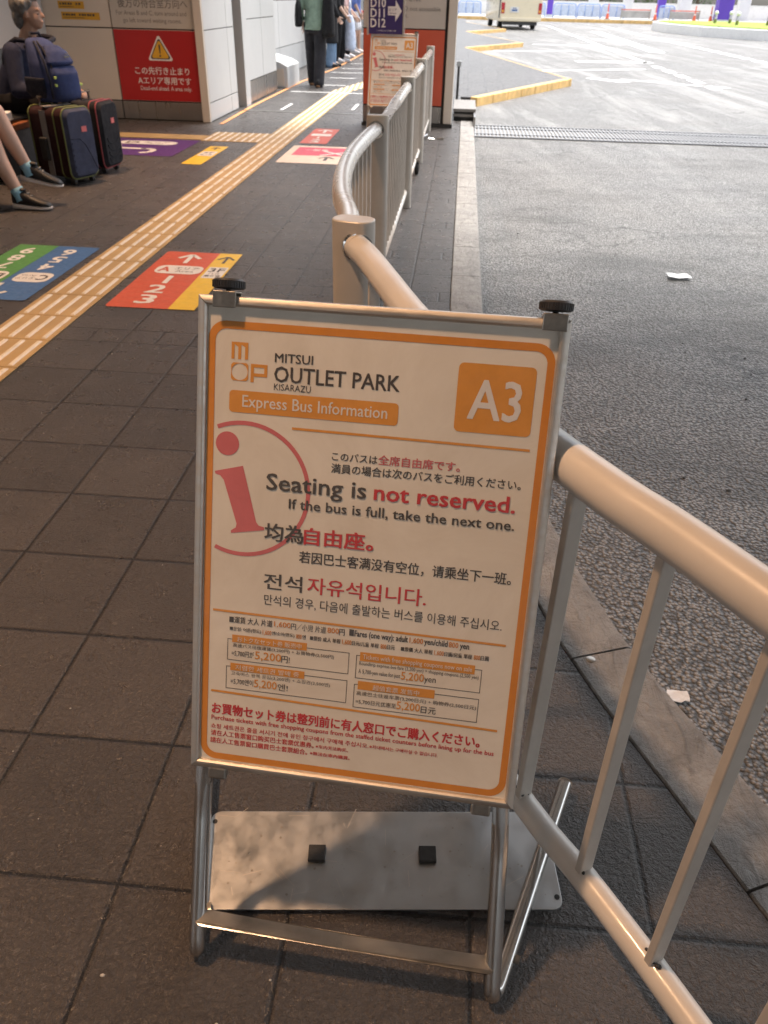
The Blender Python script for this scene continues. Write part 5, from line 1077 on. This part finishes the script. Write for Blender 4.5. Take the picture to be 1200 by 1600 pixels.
def column(x,y,w_,mt,label): 
    t=thing('column',(x,y,.1),label,'column','columns of the far shelter'); bm=B(); bx(bm,x-w_/2,x+w_/2,y-w_/2,y+w_/2,.25,4.4); obj('shaft',bm,mt,t,bevel=.03); bm=B(); bx(bm,x-w_/2-.06,x+w_/2+.06,y-w_/2-.06,y+w_/2+.06,.1,.25); obj('foot',bm,'column_white',t); bm=B(); bx(bm,x-w_*.45,x+w_*.45,y-w_/2-.02,y-w_/2-.002,1.5,2.2); obj('notice_plate',bm,'panel_white',t)
for x,y,w_,mt,lb in ((6.05,69.5,.42,'column_purple','thin purple column right of the microbus'),(14.1,70.,.55,'column_purple','middle purple column at the far shelter'),(17.7,66.6,1.0,'column_purple','broad purple column on the right, behind the island'),(23.,70.,.8,'column_purple','purple column at the right edge'),(2.4,73,.5,'column_white','pale column behind the microbus'),(5.2,73,.5,'column_white','pale column left of the thin purple column'),(9.6,73,.7,'column_white','pale column above the middle blue barrier'),(12.2,73,.7,'column_white','pale column left of the middle purple column'),(16.4,73,.9,'column_white','pale column between the middle and broad purple columns'),(20.8,73,.8,'column_white','pale column right of the broad purple column')): column(x,y,w_,mt,lb)
t=thing('low_wall',(15,75,.1),'white low parapet wall behind the far barriers','wall'); bm=B(); bx(bm,-20,60,75,75.3,.1,1.02); obj('parapet',bm,'white_paint',t); bm=B(); bx(bm,-20,60,74.95,75.35,1.02,1.09); obj('coping',bm,'column_white',t)
for x,lb in ((11.9,'grey bench barrier with a red rail left of the middle purple column'),(15.3,'grey bench barrier with a red rail right of the middle purple column')):
    t=thing('barricade',(x,67.4,.1),lb,'barricade','grey barricades with red rails'); bm=B(); bx(bm,x-1.0,x+1.0,67.38,67.42,.2,.62); obj('panel',bm,'concrete',t); bm=B(); bx(bm,x-1.05,x+1.05,67.36,67.44,.66,.72); obj('rail',bm,'cone_orange',t)
    for s_ in (-1.,1.): bm=B(); bx(bm,x+s_-.03,x+s_+.03,67.3,67.36,.1,.75); obj('leg',bm,'clip_steel',t)
for x,lb in ((9.9,'orange marker cone beside the last blue barrier'),(13.2,'orange marker cone left of the middle purple column'),(15.9,'orange marker cone behind the left end of the island'),(17.0,'orange marker cone left of the broad purple column')):
    t=thing('marker_cone',(x,66.9,.1),lb,'cone','orange marker cones'); bm=B(); lathe(bm,[(.13,.03),(.05,.45),(.035,.9),(.02,.93)],(x,66.9,.1),14); obj('cone',bm,'cone_orange',t,auto=True); bm=B(); lathe(bm,[(.2,0),(.2,.03),(.12,.035)],(x,66.9,.1),14); obj('base',bm,'bus_trim',t); bm=B(); lathe(bm,[(.071,.0),(.064,.12)],(x,66.9,.42),14); obj('reflective_band',bm,'sticker_white',t)
# planted island
isl=[(10.2,52.2),(10.35,49.),(11.1,44.8),(13.,41.6),(18.,38.8),(27,37),(45,36),(45,56),(15,56),(11.2,54.8)]
bm=B(); prism(bm,isl,RZ-.1,.30); structure(obj('island',bm,'white_paint',bevel=.03))
cx=sum(p[0] for p in isl)/10; cyy=sum(p[1] for p in isl)/10
bm=B(); prism(bm,[(cx+(x-cx)*.975,cyy+(y-cyy)*.95) for x,y in isl],.29,.34); structure(obj('island_grass',bm,'grass'))
for x,y,lb in ((13.1,50.5,'leftmost steel bollard on the grass island'),(13.4,47.5,'second steel bollard on the island, nearer of a close pair'),(14.0,51.,'steel bollard of the close pair, farther one'),(14.2,44.8,'nearest steel bollard on the grass island'),(15.2,48.5,'steel bollard in front of the broad purple column')):  # plain ball-topped posts, no lamps in them
    t=thing('bollard',(x,y,.34),lb,'bollard','steel bollards on the island'); bm=B(); tube(bm,[(x,y,.33),(x,y,.72)],.075,14); obj('shaft',bm,'bollard_steel',t,True); bm=B(); ellip(bm,(x,y,.80),(.10,.10,.10)); obj('ball_cap',bm,'column_white',t,True)
# trees beyond the shelter
def tree(x,y,h_,w_,label,seed):
    rr=random.Random(seed); t=thing('tree',(x,y,0),label,'tree','trees beyond the far shelter'); bm=B(); tube(bm,[(x,y,-.1),(x+.1,y,h_*.35),(x-.1,y,h_*.6),(x,y,h_*.85)],[.16,.12,.09,.03],8)
    for k in range(6): a=k*1.05; tube(bm,[(x,y,h_*(.25+.08*k)),(x+w_*.4*math.cos(a),y+w_*.4*math.sin(a),h_*(.40+.08*k))],[.06,.02],6)
    obj('trunk',bm,'bark',t,True); bm=B(); cl=[(rr.gauss(0,.36)*w_,rr.gauss(0,.36)*w_,h_*(.14+.8*rr.random())) for _ in range(34)]
    for c in cl:
        for _ in range(42):
            p=V((x+c[0]+rr.gauss(0,.16)*w_,y+c[1]+rr.gauss(0,.16)*w_,max(.15,c[2]+rr.gauss(0,.09)*h_))); a=V((rr.gauss(0,1),rr.gauss(0,1),rr.gauss(0,1))).normalized(); b=a.orthogonal().normalized(); s_=rr.uniform(.06,.14); d=a.cross(b)
            bm.faces.new([bm.verts.new(p+b*s_),bm.verts.new(p+d*s_*.5),bm.verts.new(p-b*s_),bm.verts.new(p-d*s_*.5)])
    obj('crown',bm,'leaf',t)
for i,(x,h_,w_,lb) in enumerate(((-1.,4.5,2.6,'broad bushy tree behind the microbus'),(4.4,4.,2.4,'bushy tree behind the pale column right of the microbus'),(8.2,4.6,2.6,'bushy tree above the blue barriers'),(11.3,4.2,2.3,'bushy tree between the two pale columns'),(14.8,4.4,2.2,'bushy tree behind the middle purple column'),(19.4,4.,2.3,'bushy tree behind the broad purple column'))): tree(x,80+(i%2)*2,h_,w_,lb,20+i)
